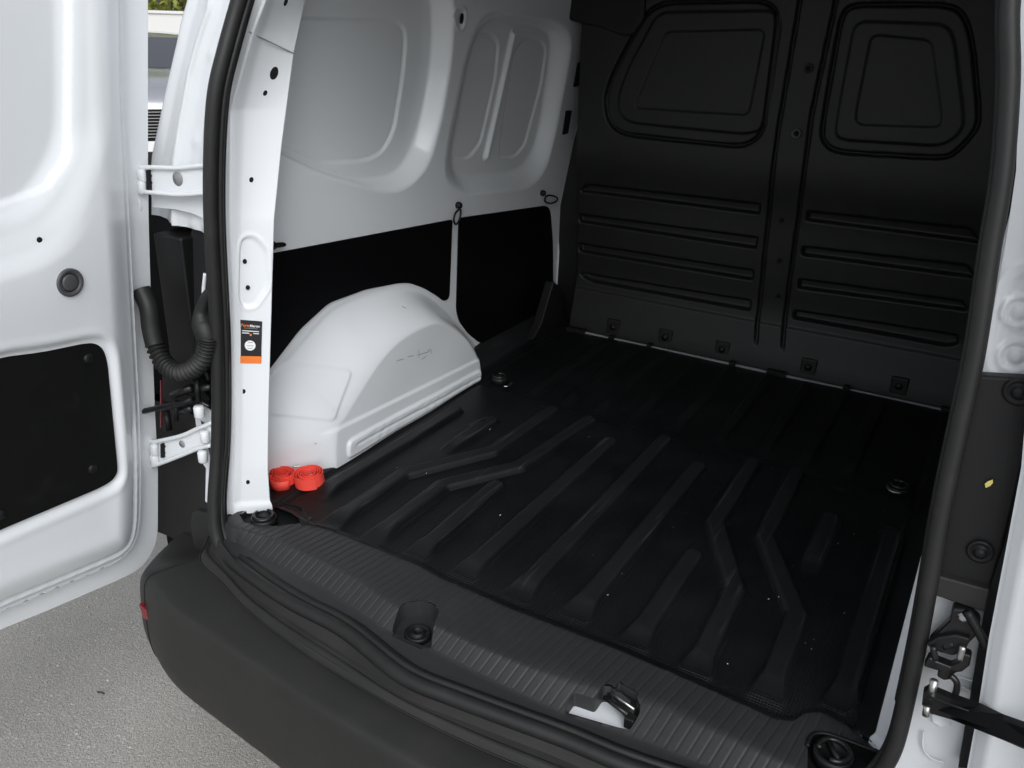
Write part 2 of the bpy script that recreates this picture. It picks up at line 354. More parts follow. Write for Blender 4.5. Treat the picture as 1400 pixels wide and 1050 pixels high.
# dark moulded roof trim above the bulkhead's corner
slab('corner_trim', [(-.70, 1.50, z) if False else (x, 1.60, z) for x, z in [(-.671,1.612),(-.655,1.596),(-.597,1.583),(-.536,1.575),(-.463,1.553),(-.426,1.558),(-.398,1.604),(-.403,1.766),(-.682,1.767)]], (0, .12, 0), DARK, van, 'black roof trim in the upper corner of the bulkhead', bevel=.012)
slab('corner_fin', [(-.66, y, z) for y, z in [(1.559,.782),(1.604,.758),(1.647,.711),(1.694,.595),(1.762,.512),(1.425,.615),(1.482,.655)]], (.035, 0, 0), BLACK, van, 'black plastic fin rising from the liner in the front corner', bevel=.006)

grid('flange_filler', [[(x, 1.725 + .17 * max(0, z - 1.0), z) for x in (-.86, -.62)] for z in (.5, 1.0, 1.3, 1.6, 1.9)], BLACK, van)  # dark filler added at the flange so no sky shows past the wall
slab('gap_backing_plate', [(-.80, 2.02, .4), (.80, 2.02, .4), (.78, 2.02, 1.88), (-.78, 2.02, 1.88)], (0, .01, 0), DARK, van)  # unseen dark plate added behind the bulkhead to block sky through the gaps
# ---- side wall (built once, mirrored for the other side)
def wallx(z): return -.70 + .10 * np.maximum(0, z - 1.0)
W1_O = [(.404,1.727),(.303,1.684),(.276,1.368),(.371,1.327),(.503,1.268),(.605,1.234),(.715,1.198),(.810,1.187),(.888,1.217),(.928,1.259),(.960,1.357),(.979,1.480),(.977,1.598),(.949,1.694),(.885,1.766)]
W1_M = [(.456,1.681),(.360,1.663),(.334,1.373),(.414,1.332),(.548,1.272),(.707,1.226),(.823,1.225),(.881,1.260),(.924,1.356),(.950,1.479),(.943,1.580),(.909,1.676),(.860,1.720)]
W1_I = [(.367,1.562),(.406,1.576),(.488,1.581),(.776,1.583),(.826,1.576),(.849,1.547),(.844,1.453),(.823,1.330),(.784,1.283),(.717,1.271),(.561,1.284),(.424,1.342),(.354,1.385)]
W2_O = [(1.107,1.607),(1.253,1.608),(1.500,1.595),(1.599,1.571),(1.648,1.529),(1.643,1.450),(1.623,1.283),(1.588,1.143),(1.510,1.102),(1.425,1.098),(1.117,1.129),(1.015,1.170),(.984,1.214),(.989,1.299),(1.048,1.531)]
W2_M = [(1.187,1.583),(1.327,1.584),(1.514,1.570),(1.577,1.545),(1.586,1.482),(1.571,1.239),(1.524,1.175),(1.426,1.155),(1.101,1.184),(1.086,1.236),(1.134,1.492)]
W2_A = [(1.158,1.551),(1.229,1.551),(1.280,1.527),(1.279,1.435),(1.230,1.259),(1.174,1.225),(1.083,1.234),(1.089,1.362)]; W2_B = [(1.424,1.537),(1.513,1.537),(1.567,1.511),(1.560,1.400),(1.501,1.227),(1.443,1.197),(1.348,1.208),(1.345,1.281),(1.372,1.502)]
W2_R = [(1.348,1.549),(1.262,1.217)]
BOSS = [(.975,1.612),(1.020,1.612),(1.027,1.592),(1.018,1.565),(.995,1.565),(.971,1.592)]
WEDGE = [(1.510,1.761),(1.716,1.589),(1.780,1.576),(1.791,1.546),(1.798,1.452),(1.766,1.120),(1.733,.835),(1.732,.524),(1.439,.220),(-.040,.586),(.086,1.670)]
def wall_fn(Y, Z):
    d = np.zeros(Y.shape)
    a = sdpoly(rnd(W1_O, .04), Y, Z); b = sdpoly(rnd(W1_M, .05), Y, Z); c = sdpoly(rnd(W1_I, .03), Y, Z)
    t = np.clip(-a / (np.maximum(-a, 0) + np.maximum(b, 0) + 1e-5), 0, 1); t = np.where(b < 0, 1, t)
    d += .048 * (.35 * t + .65 * t * t * (3 - 2 * t)) + .006 * ss(.002, -.003, c) + .003 * np.clip(1 - np.abs(c) / .005, 0, 1)
    a = sdpoly(rnd(W2_O, .05), Y, Z); b = sdpoly(rnd(W2_M, .05), Y, Z)
    t = np.clip(-a / (np.maximum(-a, 0) + np.maximum(b, 0) + 1e-5), 0, 1); t = np.where(b < 0, 1, t)
    d += .046 * (.35 * t + .65 * t * t * (3 - 2 * t))
    for q in (W2_A, W2_B): sq = sdpoly(rnd(q, .02), Y, Z); d += .005 * ss(.002, -.004, sq) + .003 * np.clip(1 - np.abs(sq) / .006, 0, 1)
    rd = dline(W2_R, Y, Z); d -= .012 * ss(.014, .002, rd)
    s = sdpoly(rnd(BOSS, .012), Y, Z); d += -.003 * ss(.006, .002, np.abs(s)) + .004 * ss(0, -.004, s)
    e = sdpoly(WEDGE, Y, Z); d -= .006 * ss(-.014, -.006, e)
    d += .0015 * np.sin(Y * 6) * np.sin(Z * 8 + 1)
    return wallx(Z) - d, Y, Z
side = field('side_wall', np.arange(.24, 1.92, .004), np.arange(.56, 1.86, .004), wall_fn, WHITE, van, lambda Y, Z: np.maximum(sdpoly(rnd(WEDGE, .03), Y, Z), .285 + .10 * np.maximum(0, Z - 1.2) - Y))
def onwall(pts, off): return [(wallx(z) + off, y, z) for y, z in pts]
B1 = [(.285,1.131),(.353,1.125),(.661,1.103),(1.037,1.076),(1.042,1.069),(1.038,.854),(1.027,.844),(1.005,.846),(.976,.868),(.913,.907),(.847,.938),(.799,.949),(.665,.965),(.530,.966),(.429,.930),(.325,.865),(.284,.846)]
B2 = [(1.075,1.074),(1.599,1.023),(1.634,1.010),(1.649,.988),(1.675,.887),(1.711,.593),(1.589,.601),(1.314,.618),(1.259,.632),(1.201,.660),(1.138,.708),(1.089,.760),(1.073,.798)]
for b in (B1, B2): slab('trim_board', onwall(rnd(b, .018), .0015), (.003, 0, 0), BOARD, side, bevel=.0008)
def ellipse(c, a, b, th=0, n=20):
    return [(c[0] + a * math.cos(t) * math.cos(th) - b * math.sin(t) * math.sin(th), c[1] + a * math.cos(t) * math.sin(th) + b * math.sin(t) * math.cos(th)) for t in [2 * math.pi * k / n for k in range(n)]]
for q in (rnd([(1.694,1.468),(1.725,1.472),(1.723,1.398),(1.687,1.395)], .004), rnd([(1.657,1.324),(1.695,1.322),(1.691,1.250),(1.655,1.248)], .004), ellipse([(.999,1.590)][0], .006, .012)):
    slab('hole', [(p[0] + .008, p[1], p[2]) for p in onwall(q, 0)], (-.004, 0, 0), HOLE, side)
for c, pts in (([(1.063,1.112)][0], [(1.054,1.103),(1.029,1.097),(1.021,1.080),(1.034,1.065),(1.056,1.070),(1.067,1.091)]), ([(1.569,1.070)][0], [(1.579,1.059),(1.611,1.057),(1.651,1.043),(1.650,1.031),(1.613,1.030),(1.579,1.042)]), ([(.349,1.143)][0], [(.332,1.149),(.368,1.145),(.371,1.140),(.334,1.144)])):
    x = float(wallx(c[1]))
    lp = tube('tie_loop', catmull([(x + .014 + .004 * math.sin(i), p[0], p[1]) for i, p in enumerate(pts)], 5, True), .0028, BLACK, side, closed=True, seg=8)
    lathe('loop_knob', [(.0095, 0), (.0095, .008), (.007, .014), (0, .015)], (x, c[0], c[1]), (1, 0, 0), BLACK, side, seg=16)

# ---- wheel arch
AO = [(.222,.665),(.245,.763),(.328,.852),(.410,.893),(.534,.955),(.642,.961),(.743,.955),(.829,.939),(.925,.899),(1.003,.841),(1.071,.778),(1.144,.715),(1.186,.671),(1.208,.637)] + [(1.20, .50), (.30, .50)]
AF = [(.420,.559),(.430,.680),(.447,.704),(.469,.709),(.551,.772),(.613,.813),(.688,.840),(.782,.847),(.858,.842),(.936,.800),(1.020,.729),(1.065,.664),(1.074,.595)] + [(1.04, .50)]
PANEL = [(.280,.822),(.374,.864),(.524,.809),(.438,.718),(.305,.768)]
FL = [(.464,.616),(.466,.648),(.480,.654),(1.069,.636),(1.070,.600),(.471,.606)]
CREASE = [(.447,.696),(1.068,.668)]
SEAM = [(.497,.633),(1.065,.613)]
def arch_fn(Y, Z):
    a = -sdpoly(rnd(AO, .05), Y, Z); f = sdpoly(rnd(AF, .05), Y, Z)
    a = np.maximum(a - .012, 0)
    t = np.clip(a / (a + np.maximum(f, 0) + 1e-5), 0, 1); t = np.where(f < 0, 1, t)
    sm = t * t * (3 - 2 * t); p = .087 * (.45 * t + .55 * sm)
    s = sdpoly(rnd(PANEL, .012), Y, Z); p += .0035 * ss(.004, -.006, s) + .0012 * ss(.006, .001, np.abs(s))
    p -= .004 * ss(-.003, .003, (dline(CREASE, Y, Z) * np.sign(1))) * 0
    cz = np.interp(Y, [CREASE[0][0], CREASE[1][0]], [CREASE[0][1], CREASE[1][1]])
    p += .005 * ss(.003, -.003, Z - cz) * ss(.05, .0, f)
    s = sdpoly(rnd(FL, .012), Y, Z); n = .0007 * np.sin(Y * 90 + 3 * np.sin(Y * 31)) * np.sin(Z * 130)
    p += (.006 + n) * ss(.002, -.004, s)
    p -= .003 * ss(.004, .001, dline(SEAM, Y, Z))
    p += .003 * ss(.006, .001, dline([(.301,.816),(.354,.796)], Y, Z)) * 0
    p += .0012 * np.sin(Y * 17) * np.sin(Z * 23)
    return wallx(Z) + p + .0012, Y, Z
arch = field('wheel_arch', np.arange(.26, 1.26, .0035), np.arange(.585, .96, .0035), arch_fn, WHITE, van, lambda Y, Z: sdpoly(rnd(AO, .05), Y, Z))
SCR = mat('grey_scuff', (.30, .30, .31), .6)
def archx(y, z): return float(arch_fn(np.array([[y]]), np.array([[z]]))[0][0, 0])
for seg_ in ([(.667,.792),(.706,.787)], [(.716,.788),(.747,.782)], [(.767,.794),(.769,.766)], [(.754,.779),(.826,.769)], [(.779,.759),(.806,.763)], [(.806,.775),(.826,.775)], [(.826,.773),(.826,.760)], [(.768,.901),(.778,.893)], [(.380,.676),(.387,.676)]):
    (y0, z0), (y1, z1) = seg_; d = np.array([y1 - y0, z1 - z0]); nrm = np.array([-d[1], d[0]]) / (np.linalg.norm(d) + 1e-9) * .0009; ns = 5; V = []
    for j in range(ns + 1):
        t = j / ns; y, z = y0 + (y1 - y0) * t, z0 + (z1 - z0) * t; k = (1 - abs(2 * t - 1) ** 3) + .1
        for sg in (1, -1): V.append((archx(y, z) + .0009, y + sg * nrm[0] * k, z + sg * nrm[1] * k))
    mesh_np('scuff_mark', V, [(2 * j, 2 * j + 1, 2 * j + 3, 2 * j + 2) for j in range(ns)], SCR, arch)
# mirrored copies for the right-hand side
for o in (side, arch):
    c = o.copy(); COL.objects.link(c); c.parent = van; c.scale = (-1, 1, 1); c.location.x = .048 if o is arch else 0
    for ch in (o.children if o is side else ()):
        d = ch.copy(); COL.objects.link(d); d.parent = c

# ---- rear pillar (left side of the opening)
pc0 = curve_z([(-.576,.253,1.612),(-.597,.247,1.561),(-.649,.231,1.426),(-.658,.209,1.245),(-.647,.182,1.013),(-.648,.161,.845),(-.660,.145,.712),(-.674,.135,.624),(-.673,.130,.583)] + [(-.55, .26, 1.85)])
pc1 = curve_z([(-.570,.274,1.613),(-.598,.267,1.561),(-.654,.251,1.424),(-.658,.229,1.242),(-.651,.201,1.006),(-.650,.180,.836),(-.654,.165,.705),(-.661,.154,.619),(-.661,.150,.581)] + [(-.53, .28, 1.85)])
_e = [(.408,1.616),(.368,1.524),(.317,1.356),(.282,1.220),(.260,1.077),(.223,.833),(.206,.703),(.203,.621)]
pc3 = curve_z([(-.60, y, z) for y, z in _e] + [(-.57, .48, 1.85)])
_dz = [(.204,1.186),(.221,1.189),(.237,1.161),(.230,1.089),(.206,1.049),(.189,1.050),(.186,1.070),(.199,1.169)]
DEP = [(f_, p[1]) for f_, p in zip((.15, .31, .49, .50, .30, .12, .07, .11), _dz)]
def pillar_fn(T, Z):
    x0, y0 = pc0(Z); x1, y1 = pc1(Z); x3, y3 = pc3(Z)
    # T: 0..1 lip, 1..2 face, 2..2.4 return towards the side wall
    X = np.where(T < 1, x0 + (x1 - x0) * T, x1 + (x3 - x1) * (T - 1)); Y = np.where(T < 1, y0 + (y1 - y0) * T, y1 + (y3 - y1) * (T - 1))
    k = np.clip(T - 2, 0, 1) * 2.5
    X = np.where(T > 2, x3 - .085 * k, X); Y = np.where(T > 2, y3 + .012 * k, Y)
    lip = ss(.25, 0, np.abs(T - 1)); X = X + .004 * lip; Y = Y - .003 * lip
    w_ = np.hypot(x3 - x1, y3 - y1); s = sdpoly(rnd([(p[0] * .135, p[1]) for p in DEP], .012), (T - 1) * w_, Z); s = np.where((T > 1) & (T < 2), s, 1)
    X = X - .005 * ss(.003, -.004, s) + .002 * ss(.006, .001, np.abs(s - .003))
    X = X + .006 * ss(.628, .612, Z) * ss(.8, 1.2, T)
    return X, Y, Z
pil = field('rear_pillar', np.concatenate([np.linspace(0, 1, 14), np.linspace(1, 2, 40)[1:], np.linspace(2, 2.4, 6)[1:]]), np.arange(.598, 1.86, .004), pillar_fn, PILLAR, van, label='white painted pillar with sticker and small holes, left of the cargo opening')
def pface(q, off=.001):      # q: (fraction across the face, z)
    out = []
    for t, z in q:
        x1, y1 = pc1(z); x3, y3 = pc3(z); out.append((float(x1 + (x3 - x1) * t) + off, float(y1 + (y3 - y1) * t), z))
    return out
for t, (_, z), a, b in ((.64, [(.315,1.488)][0], .0085, .0115), (.54, [(.289,1.453)][0], .004, .005), (.42, [(.245,1.296)][0], .004, .005), (.33, [(.218,1.140)][0], .0038, .0048), (.37, [(.217,1.089)][0], .0038, .0048),
                   (.24, [(.183,.875)][0], .004, .005), (.40, [(.165,.671)][0], .004, .005), (.50, [(.354,1.611)][0], .006, .007)):
    x1, y1 = pc1(z); x3, y3 = pc3(z); w_ = math.hypot(x3 - x1, y3 - y1)
    slab('hole', pface([(t + (u - t) / w_, v) for u, v in ellipse((t, z), a, b)], .0004 if abs(z - 1.16) > .05 else -.0030), (-.0012, 0, 0), HOLE, pil)
# seam across the top of the pillar
z0_, z1_ = [(.251,1.557)][0][1], [(.373,1.523)][0][1]
slab('panel_seam', pface([(-.1, z0_ + .004), (1, z1_), (1, z1_ - .0016), (-.1, z0_ + .0024)], .0008), (-.002, 0, 0), PRINTG, pil)
# weld flange and sealant bead at the foot
# sticker
_sz = [p[1] for p in [(.187,1.026),(.249,1.020),(.236,.933),(.173,.936)]]
stc = list(zip((.09, .73, .72, .07), _sz))
def bil(u, v, off):
    P = pface(stc, off); a, b, c, d = [Vector(p) for p in P]      # tl tr br bl
    return (a * (1 - u) + b * u) * (1 - v) + (d * (1 - u) + c * u) * v
def stq(name, u0, v0, u1, v1, off, m, par):
    return slab(name, [bil(u0, v0, off), bil(u1, v0, off), bil(u1, v1, off), bil(u0, v1, off)], (.0002, 0, 0), m, par)
stk = stq('sticker', 0, 0, 1, 1, .0022, PRINTB, van); stk['label'] = 'black and orange dealer sticker on the white pillar'
stq('orange_band', 0, .83, 1, 1, .0026, ORANGE, stk)
def text(body, u, v, size, m, par, sx=1, off=.0030):
    cu = bpy.data.curves.new('lettering', 'FONT'); cu.body = body; cu.size = size; cu.extrude = .00005; cu.align_x = 'LEFT'; cu.offset = size * .02
    cu.materials.append(m); t_ = bpy.data.objects.new('t', cu); COL.objects.link(t_); dg = bpy.context.evaluated_depsgraph_get(); me = bpy.data.meshes.new_from_object(t_.evaluated_get(dg)); bpy.data.objects.remove(t_)
    o = bpy.data.objects.new('lettering', me); COL.objects.link(o); o.parent = par
    p = bil(u, v, off); ux = (bil(1, v, off) - bil(0, v, off)).normalized(); uy = (bil(u, 0, off) - bil(u, 1, off)).normalized()
    n = ux.cross(uy).normalized(); uy2 = uy
    o.matrix_world = Matrix(((ux.x * sx, uy2.x, n.x, p.x), (ux.y * sx, uy2.y, n.y, p.y), (ux.z * sx, uy2.z, n.z, p.z), (0, 0, 0, 1)))
    return o
SW = (bil(1, .5, 0) - bil(0, .5, 0)).length; SH = (bil(.5, 1, 0) - bil(.5, 0, 0)).length
text('Pure', .09, .15, SW * .185, ORANGE, stk); text('Merex', .46, .15, SW * .165, PRINTW, stk)
stq('print_line', .22, .175, .80, .185, .0030, PRINTG, stk)
stq('print_line', .14, .235, .86, .255, .0030, PRINTW, stk); stq('print_line', .14, .285, .45, .305, .0030, PRINTW, stk); stq('print_line', .62, .285, .86, .305, .0030, PRINTW, stk)
stq('arrow_mark', .47, .31, .55, .355, .0030, ORANGE, stk)
cc = [bil(.49 + .235 * math.cos(t), .58 + .235 * SW / SH * math.sin(t), .0030) for t in [2 * math.pi * k / 28 for k in range(28)]]
slab('round_seal', cc, (.0002, 0, 0), PRINTW, stk)
for v, a, b in ((.50, .38, .60), (.58, .36, .62), (.64, .38, .60)): stq('print_line', a, v, b, v + .012, .0034, PRINTG, stk)
for o in (pil,):
    c = o.copy(); c.data = o.data; COL.objects.link(c); c.parent = van; c.scale = (-1, 1, 1); c.location.x = .037; c['label'] = 'white painted pillar edge beside the right-hand seal'

# ---- rubber door seal round the opening
LS = [(x, y, z) for x, (y, z) in zip((-.54, -.580, -.588, -.600, -.620, -.640, -.650, -.650, -.640, -.615), [(.26, 1.75)] + [(.222,1.611)] + [(.186,1.528)] + [(.161,1.443)] + [(.147,1.260)] + [(.144,.993)] + [(.127,.791)] + [(.097,.652)] + [(.085,.590)] + [(.078,.556)])]
BS = [(x, y, .582) for x, y in [(-.489,.029),(-.354,.007),(-.223,-.001),(-.065,-.039),(.035,-.035),(.139,-.026),(.237,-.017),(.321,-.014)]]
RS = [(x, y, z) for x, y, z in [(.662,.106,.678),(.664,.112,.721),(.658,.130,.871),(.646,.150,1.043),(.641,.166,1.177),(.638,.175,1.253),(.626,.190,1.375),(.620,.199,1.452),(.602,.212,1.558),(.584,.221,1.631)]]
path = LS + BS + [(.45, .005, .582), (.55, .03, .583), (.615, .07, .592), (.648, .098, .63)] + RS + [(.575, .25, 1.75)]
seal_path = catmull(path, 8)
_a = np.array([tuple(p) for p in seal_path]); _L = np.concatenate([[0], np.cumsum(np.linalg.norm(np.diff(_a, axis=0), axis=1))])
_t = np.linspace(0, _L[-1], 420); _a = np.stack([np.interp(_t, _L, _a[:, k]) for k in range(3)], 1)
_k = np.exp(-np.linspace(-2, 2, 13) ** 2); _k /= _k.sum(); _p = np.pad(_a, ((6, 6), (0, 0)), 'edge')
_a = np.stack([np.convolve(_p[:, k], _k, 'valid') for k in range(3)], 1); seal_path = [Vector(p) for p in _a]
seal = tube('door_seal', seal_path, lambda t: .0135 - .0022 * float(ss(.45, .7, t)), RUBBER, van, seg=14, label='thick black rubber seal round the cargo opening')
cen = Vector((0, 0, 1.2))
def inward(p, d, dy):
    v = Vector((-p.x, 0, 1.25 - p.z)); 
    if p.z > .75: v.z = 0
    if abs(p.x) < .5 and p.z < .7: v.x = 0
    v.normalize(); return p + v * d + Vector((0, dy, 0))
tube('seal_lip', [inward(p, .008, .015) for p in seal_path], .0065, RUBBER, seal, seg=8)
tube('seal_carrier', [inward(p, .000, .026) for p in seal_path], .0070, BLACK, seal, seg=8)

# ---- sill scuff plate
CREST = [(-.608,.103),(-.530,.120),(-.416,.117),(-.350,.115),(-.286,.108),(-.201,.087),(-.163,.079),(-.068,.072),(.012,.068),(.081,.070),(.155,.075),(.241,.090),(.295,.103),(.342,.109),(.391,.104),(.449,.102),(.539,.094)]
LOWE = [(-.616,.103),(-.583,.095),(-.480,.081),(-.340,.074),(-.205,.050),(-.174,.043),(-.067,.046),(.086,.034),(.189,.031),(.335,.046),(.424,.050)]
cx_, cy_ = [p[0] for p in CREST], [p[1] for p in CREST]; lx_, ly_ = [p[0] for p in LOWE], [p[1] for p in LOWE]
sealx = [p.x for p in seal_path if p.z < .66]; sealy = [p.y for p in seal_path if p.z < .66]
so2 = np.argsort(sealx); sealx, sealy = np.array(sealx)[so2], np.array(sealy)[so2]
POCK = [(x, y, .585) for x, y in [(-.147,.038)]] + [(x, y, .605) for x, y in [(-.161,.079),(-.160,.095),(-.142,.116),(-.114,.122),(-.094,.109)]] + [(x, y, .583) for x, y in [(-.065,.041),(-.107,.038)]]
def zp(pts, z): return [(x, y, z) for x, y in pts]
LATCH = zp([(.201,.065),(.237,.069)], .598) + zp([(.238,.079),(.238,.099),(.249,.104),(.258,.100)], .603) + zp([(.257,.117),(.296,.110)], .605) + zp([(.295,.100)], .601) + zp([(.305,.093)], .598) + zp([(.310,.080)], .593) + zp([(.306,.052),(.282,.046),(.206,.033)], .584) + zp([(.201,.035)], .586)
TIEP = [(-.625, .232), (-.55, .245), (-.50, .205), (-.535, .16), (-.60, .130), (-.64, .15)]
TIEPR = [(.565,.089),(.551,.157),(.555,.175),(.574,.182),(.646,.190),(.656,.130)]
def sc_y(X, T):
    a = edge_y(X) + .004; b = np.interp(X, cx_, cy_); c = np.interp(X, lx_, ly_); d = np.interp(X, sealx, sealy) + .002
    a = np.where(X < -.50, np.maximum(a, .225), a)
    b = np.minimum(b, a - .01); c = np.minimum(c, b - .008); d = np.minimum(d, c - .004)
    return a, b, c, d
def sc_pos(X, T):
    a, b, c, d = sc_y(X, T)
    Y = np.where(T < 1, a + (b - a) * T, np.where(T < 2, b + (c - b) * (T - 1), c + (d - c) * (T - 2)))
    return Y
def scuff_fn(X, T):
    Y = sc_pos(X, T)
    Z = np.where(T < 1, .603 + .004 * T, np.where(T < 2, .607 - .027 * (T - 1), .580 - .004 * (T - 2)))
    Z = Z - .0012 * ss(.12, 0, np.abs(T - 1))
    ph = ((X + .012 * (T)) / .0172) % 1.0
    gro = np.exp(-((ph - .5) / .06) ** 2)
    msk = ss(.03, .06, T) * ss(1.96, 1.90, T) * ss(-.615, -.60, X) * (1 - ss(.40, .43, X) * ss(1, .9, T) * 0)
    Z = Z - .0020 * gro * msk
    return X, Y, Z
def scuff_clip(X, T):
    Y = sc_pos(X, T); s = np.full(X.shape, -1.)
    for q in (POCK, LATCH, TIEP, TIEPR): s = np.maximum(s, -sdpoly(rnd(q, .010 if q is not LATCH else .005), X, Y))
    return s
xs = np.arange(-.648, .652, .0015)
# grid with T; hole clipping done in true plan distance
U, Tt = np.meshgrid(xs, np.concatenate([np.linspace(0, 1, 22), np.linspace(1, 2, 22)[1:], np.linspace(2, 3, 8)[1:]]))
Xp, Yp, Zp = scuff_fn(U, Tt)
sdc = scuff_clip(U, Tt); nv, nu = U.shape; idx = np.arange(nu * nv).reshape(nv, nu)
F = np.stack([idx[:-1, :-1], idx[:-1, 1:], idx[1:, 1:], idx[1:, :-1]], -1).reshape(-1, 4)
F = F[sdc.ravel()[F].mean(1) < 0]
def plan_sd(X, Y):
    s = np.full(X.shape, -1.)
    for q in (POCK, LATCH, TIEP, TIEPR): s = np.maximum(s, -sdpoly(rnd(q, .010 if q is not LATCH else .005), X, Y))
    return s
e_ = 1e-4; gx = (plan_sd(Xp + e_, Yp) - plan_sd(Xp - e_, Yp)) / (2 * e_); gy = (plan_sd(Xp, Yp + e_) - plan_sd(Xp, Yp - e_)) / (2 * e_)
s_ = np.where(np.abs(sdc) < .006, np.where(sdc > -.0012, sdc, 0), 0); Xp = Xp - s_ * gx; Yp = Yp - s_ * gy
P_ = np.stack([Xp, Yp, Zp], -1).reshape(-1, 3); used = np.unique(F); mp = np.full(nu * nv, -1); mp[used] = np.arange(len(used))
scuff = mesh_np('sill_plate', P_[used], mp[F], SCUFF, van, label='grey ribbed plastic plate covering the loading sill')
def well(name, q, z0, z1, m, par, r=.01, floor=True, mfloor=None):
    q = rnd(q, r); bm = bmesh.new(); q = [tuple(p) + ((z0 + .0003,) if len(p) == 2 else ()) for p in q]; a = [bm.verts.new(p) for p in q]; cxm = sum(p[0] for p in q) / len(q); cym = sum(p[1] for p in q) / len(q)
    b = [bm.verts.new((cxm + (x - cxm) * .96, cym + (y - cym) * .96, z1)) for x, y, _ in q]; n = len(q)
    for i in range(n): bm.faces.new((a[i], a[(i + 1) % n], b[(i + 1) % n], b[i]))
    if floor: bm.faces.new(b)
    return from_bm(name, bm, m, par)
well('plug_pocket', POCK, .601, .572, SCUFF, scuff, .010)
pk = [(-.109,.065)][0]
lathe('rubber_plug', [(.024, -.006), (.024, .004), (.020, .006), (.018, .002), (.013, .002), (.012, .007), (.009, .008), (.0085, .004), (0, .004)], (pk[0], pk[1], .578), (0, 0, 1), BLACK, scuff)
well('latch_opening', LATCH, .599, .570, SCUFF, scuff, .005, floor=False)
slab('latch_bed', [(.17, .0, .566), (.35, -.01, .566), (.35, .12, .566), (.17, .12, .566)], (0, 0, .004), WHITE, van, 'bright white painted bed showing through the latch cut-out')
# latch striker
la = [(.246,.096),(.251,.110),(.297,.093),(.298,.065)]
lt = slab('latch_striker', [(x, y, .580) for x, y in [(.235,.106),(.238,.123),(.256,.124),(.286,.114),(.300,.100),(.301,.079),(.294,.071),(.282,.078),(.259,.094)]], (0, 0, .010), GUN, van, 'black metal door latch striker in the sill cut-out', bevel=.002)
tube('striker_bar', [(*[(.247,.083)][0], .596), (*[(.294,.070)][0], .594)], .0042, GUN, lt, seg=10)
tube('striker_bar', [(*[(.253,.099)][0], .594), (*[(.298,.088)][0], .592)], .003, STEEL, lt, seg=8)
slab('striker_plate', [(x, y, .588) for x, y in [(.253,.106),(.264,.110),(.286,.101),(.288,.090),(.268,.096)]], (0, 0, .006), STEEL, lt, bevel=.001)
box('striker_post', (*[[(.299,.069)][0][i] - .008 for i in (0, 1)], .574), (*[[(.299,.069)][0][i] + .008 for i in (0, 1)], .594), GUN, lt, bevel=.002)

# ---- tie-down rings
def tie_ring(x, y, z, r=.027, rot=0, m=BLACK, lab=None):
    base = lathe('tie_down_ring', [(r * 1.0, 0), (r * 1.0, .012), (r * .96, .017), (r * .80, .019), (r * .72, .013), (0, .011)], (x, y, z), (0, 0, 1), m, van, lab)
    tube('ring_bar', [(x + r * .72 * math.cos(rot + t), y + r * .72 * math.sin(rot + t), z + .021) for t in [2.4 + 5.2 * k / 22 for k in range(23)]], .0042, GUN, base, seg=8)
    tube('cross_bar', [(x - r * .6 * math.cos(rot), y - r * .6 * math.sin(rot), z + .017), (x + r * .6 * math.cos(rot), y + r * .6 * math.sin(rot), z + .019)], .0046, m, base, seg=8)
    return base
well('ring_well', TIEP, .6035, .592, LINER, van, .02)
q = [(-.582,.165)][0]; tie_ring(q[0], q[1], .592, .028, .6, lab='black tie-down ring at the foot of the pillar')
well('ring_well', TIEPR, .6035, .588, BLACK, van, .012)
q = [(.590,.151)][0]; tie_ring(q[0], q[1], .590, .030, 2.2, lab='black tie-down ring at the right end of the sill')
tube('well_rim', catmull([(x, y, .606) for x, y in [(.553,.143),(.553,.163),(.561,.177),(.583,.185),(.652,.188)]], 5), .0035, BLACK, van, seg=8)
q = [(-.551,1.086)][0]; tie_ring(q[0], q[1], .600, .024, 1, lab='black tie-down ring beside the wheel arch')
q = [(.560,1.068)][0]; tie_ring(q[0], q[1], .590, .026, 1, lab='black tie-down ring by the right wheel arch')
for s in ("692,527 698,526 700,523", "1214,668 1219,671 1226,673"):
    pass
tube('ring_wire', catmull([(*p, .612) for p in [(-.511,1.044),(-.501,1.052),(-.505,1.081)]], 5), .0020, STEEL, van, seg=6)
tube('ring_wire', catmull([(*p, .612) for p in [(.536,1.044),(.542,1.027),(.554,1.020),(.568,1.024)]], 5), .0022, STEEL, van, seg=6)
slab('liner_slot', [(x, y, .6045) for x, y in [(-.538,.236),(-.513,.225),(-.490,.202),(-.499,.189),(-.524,.207)]], (0, 0, .001), HOLE, van)

# ---- bumper
ins = [(-.80, .55), (-.78, .30), (-.73, .17), (-.685, .105), (-.640, .045), (-.55, .018), (-.45, -.015), (-.30, -.045), (-.15, -.062), (0, -.070), (.15, -.066), (.30, -.050), (.45, -.018), (.55, .016), (.64, .045), (.685, .105), (.73, .17), (.78, .30), (.80, .55)]
outs = [(-.875, .55), (-.86, .22), (-.832, .07), (-.772, -.015), (-.700, -.055), (-.60, -.090), (-.46, -.108), (-.30, -.125), (-.15, -.142), (0, -.150), (.15, -.150), (.30, -.142), (.46, -.118), (.60, -.090), (.700, -.055), (.772, -.015), (.832, .07), (.86, .22), (.875, .55)]
I_ = catmull([(x, y, 0) for x, y in ins], 10); O_ = catmull([(x, y, 0) for x, y in outs], 10)
prof = [(-.30, .560), (-.12, .556), (-.05, .556), (0, .552), (.03, .5465), (.10, .548), (.35, .5475), (.60, .544), (.80, .540), (.90, .534), (.97, .520), (1.0, .500), (1.02, .470), (1.04, .43), (1.04, .38), (1.0, .345), (.92, .325), (.75, .31), (.5, .30), (.0, .29)]
pp = catmull([(a, b, 0) for a, b in prof], 4)
rows = []
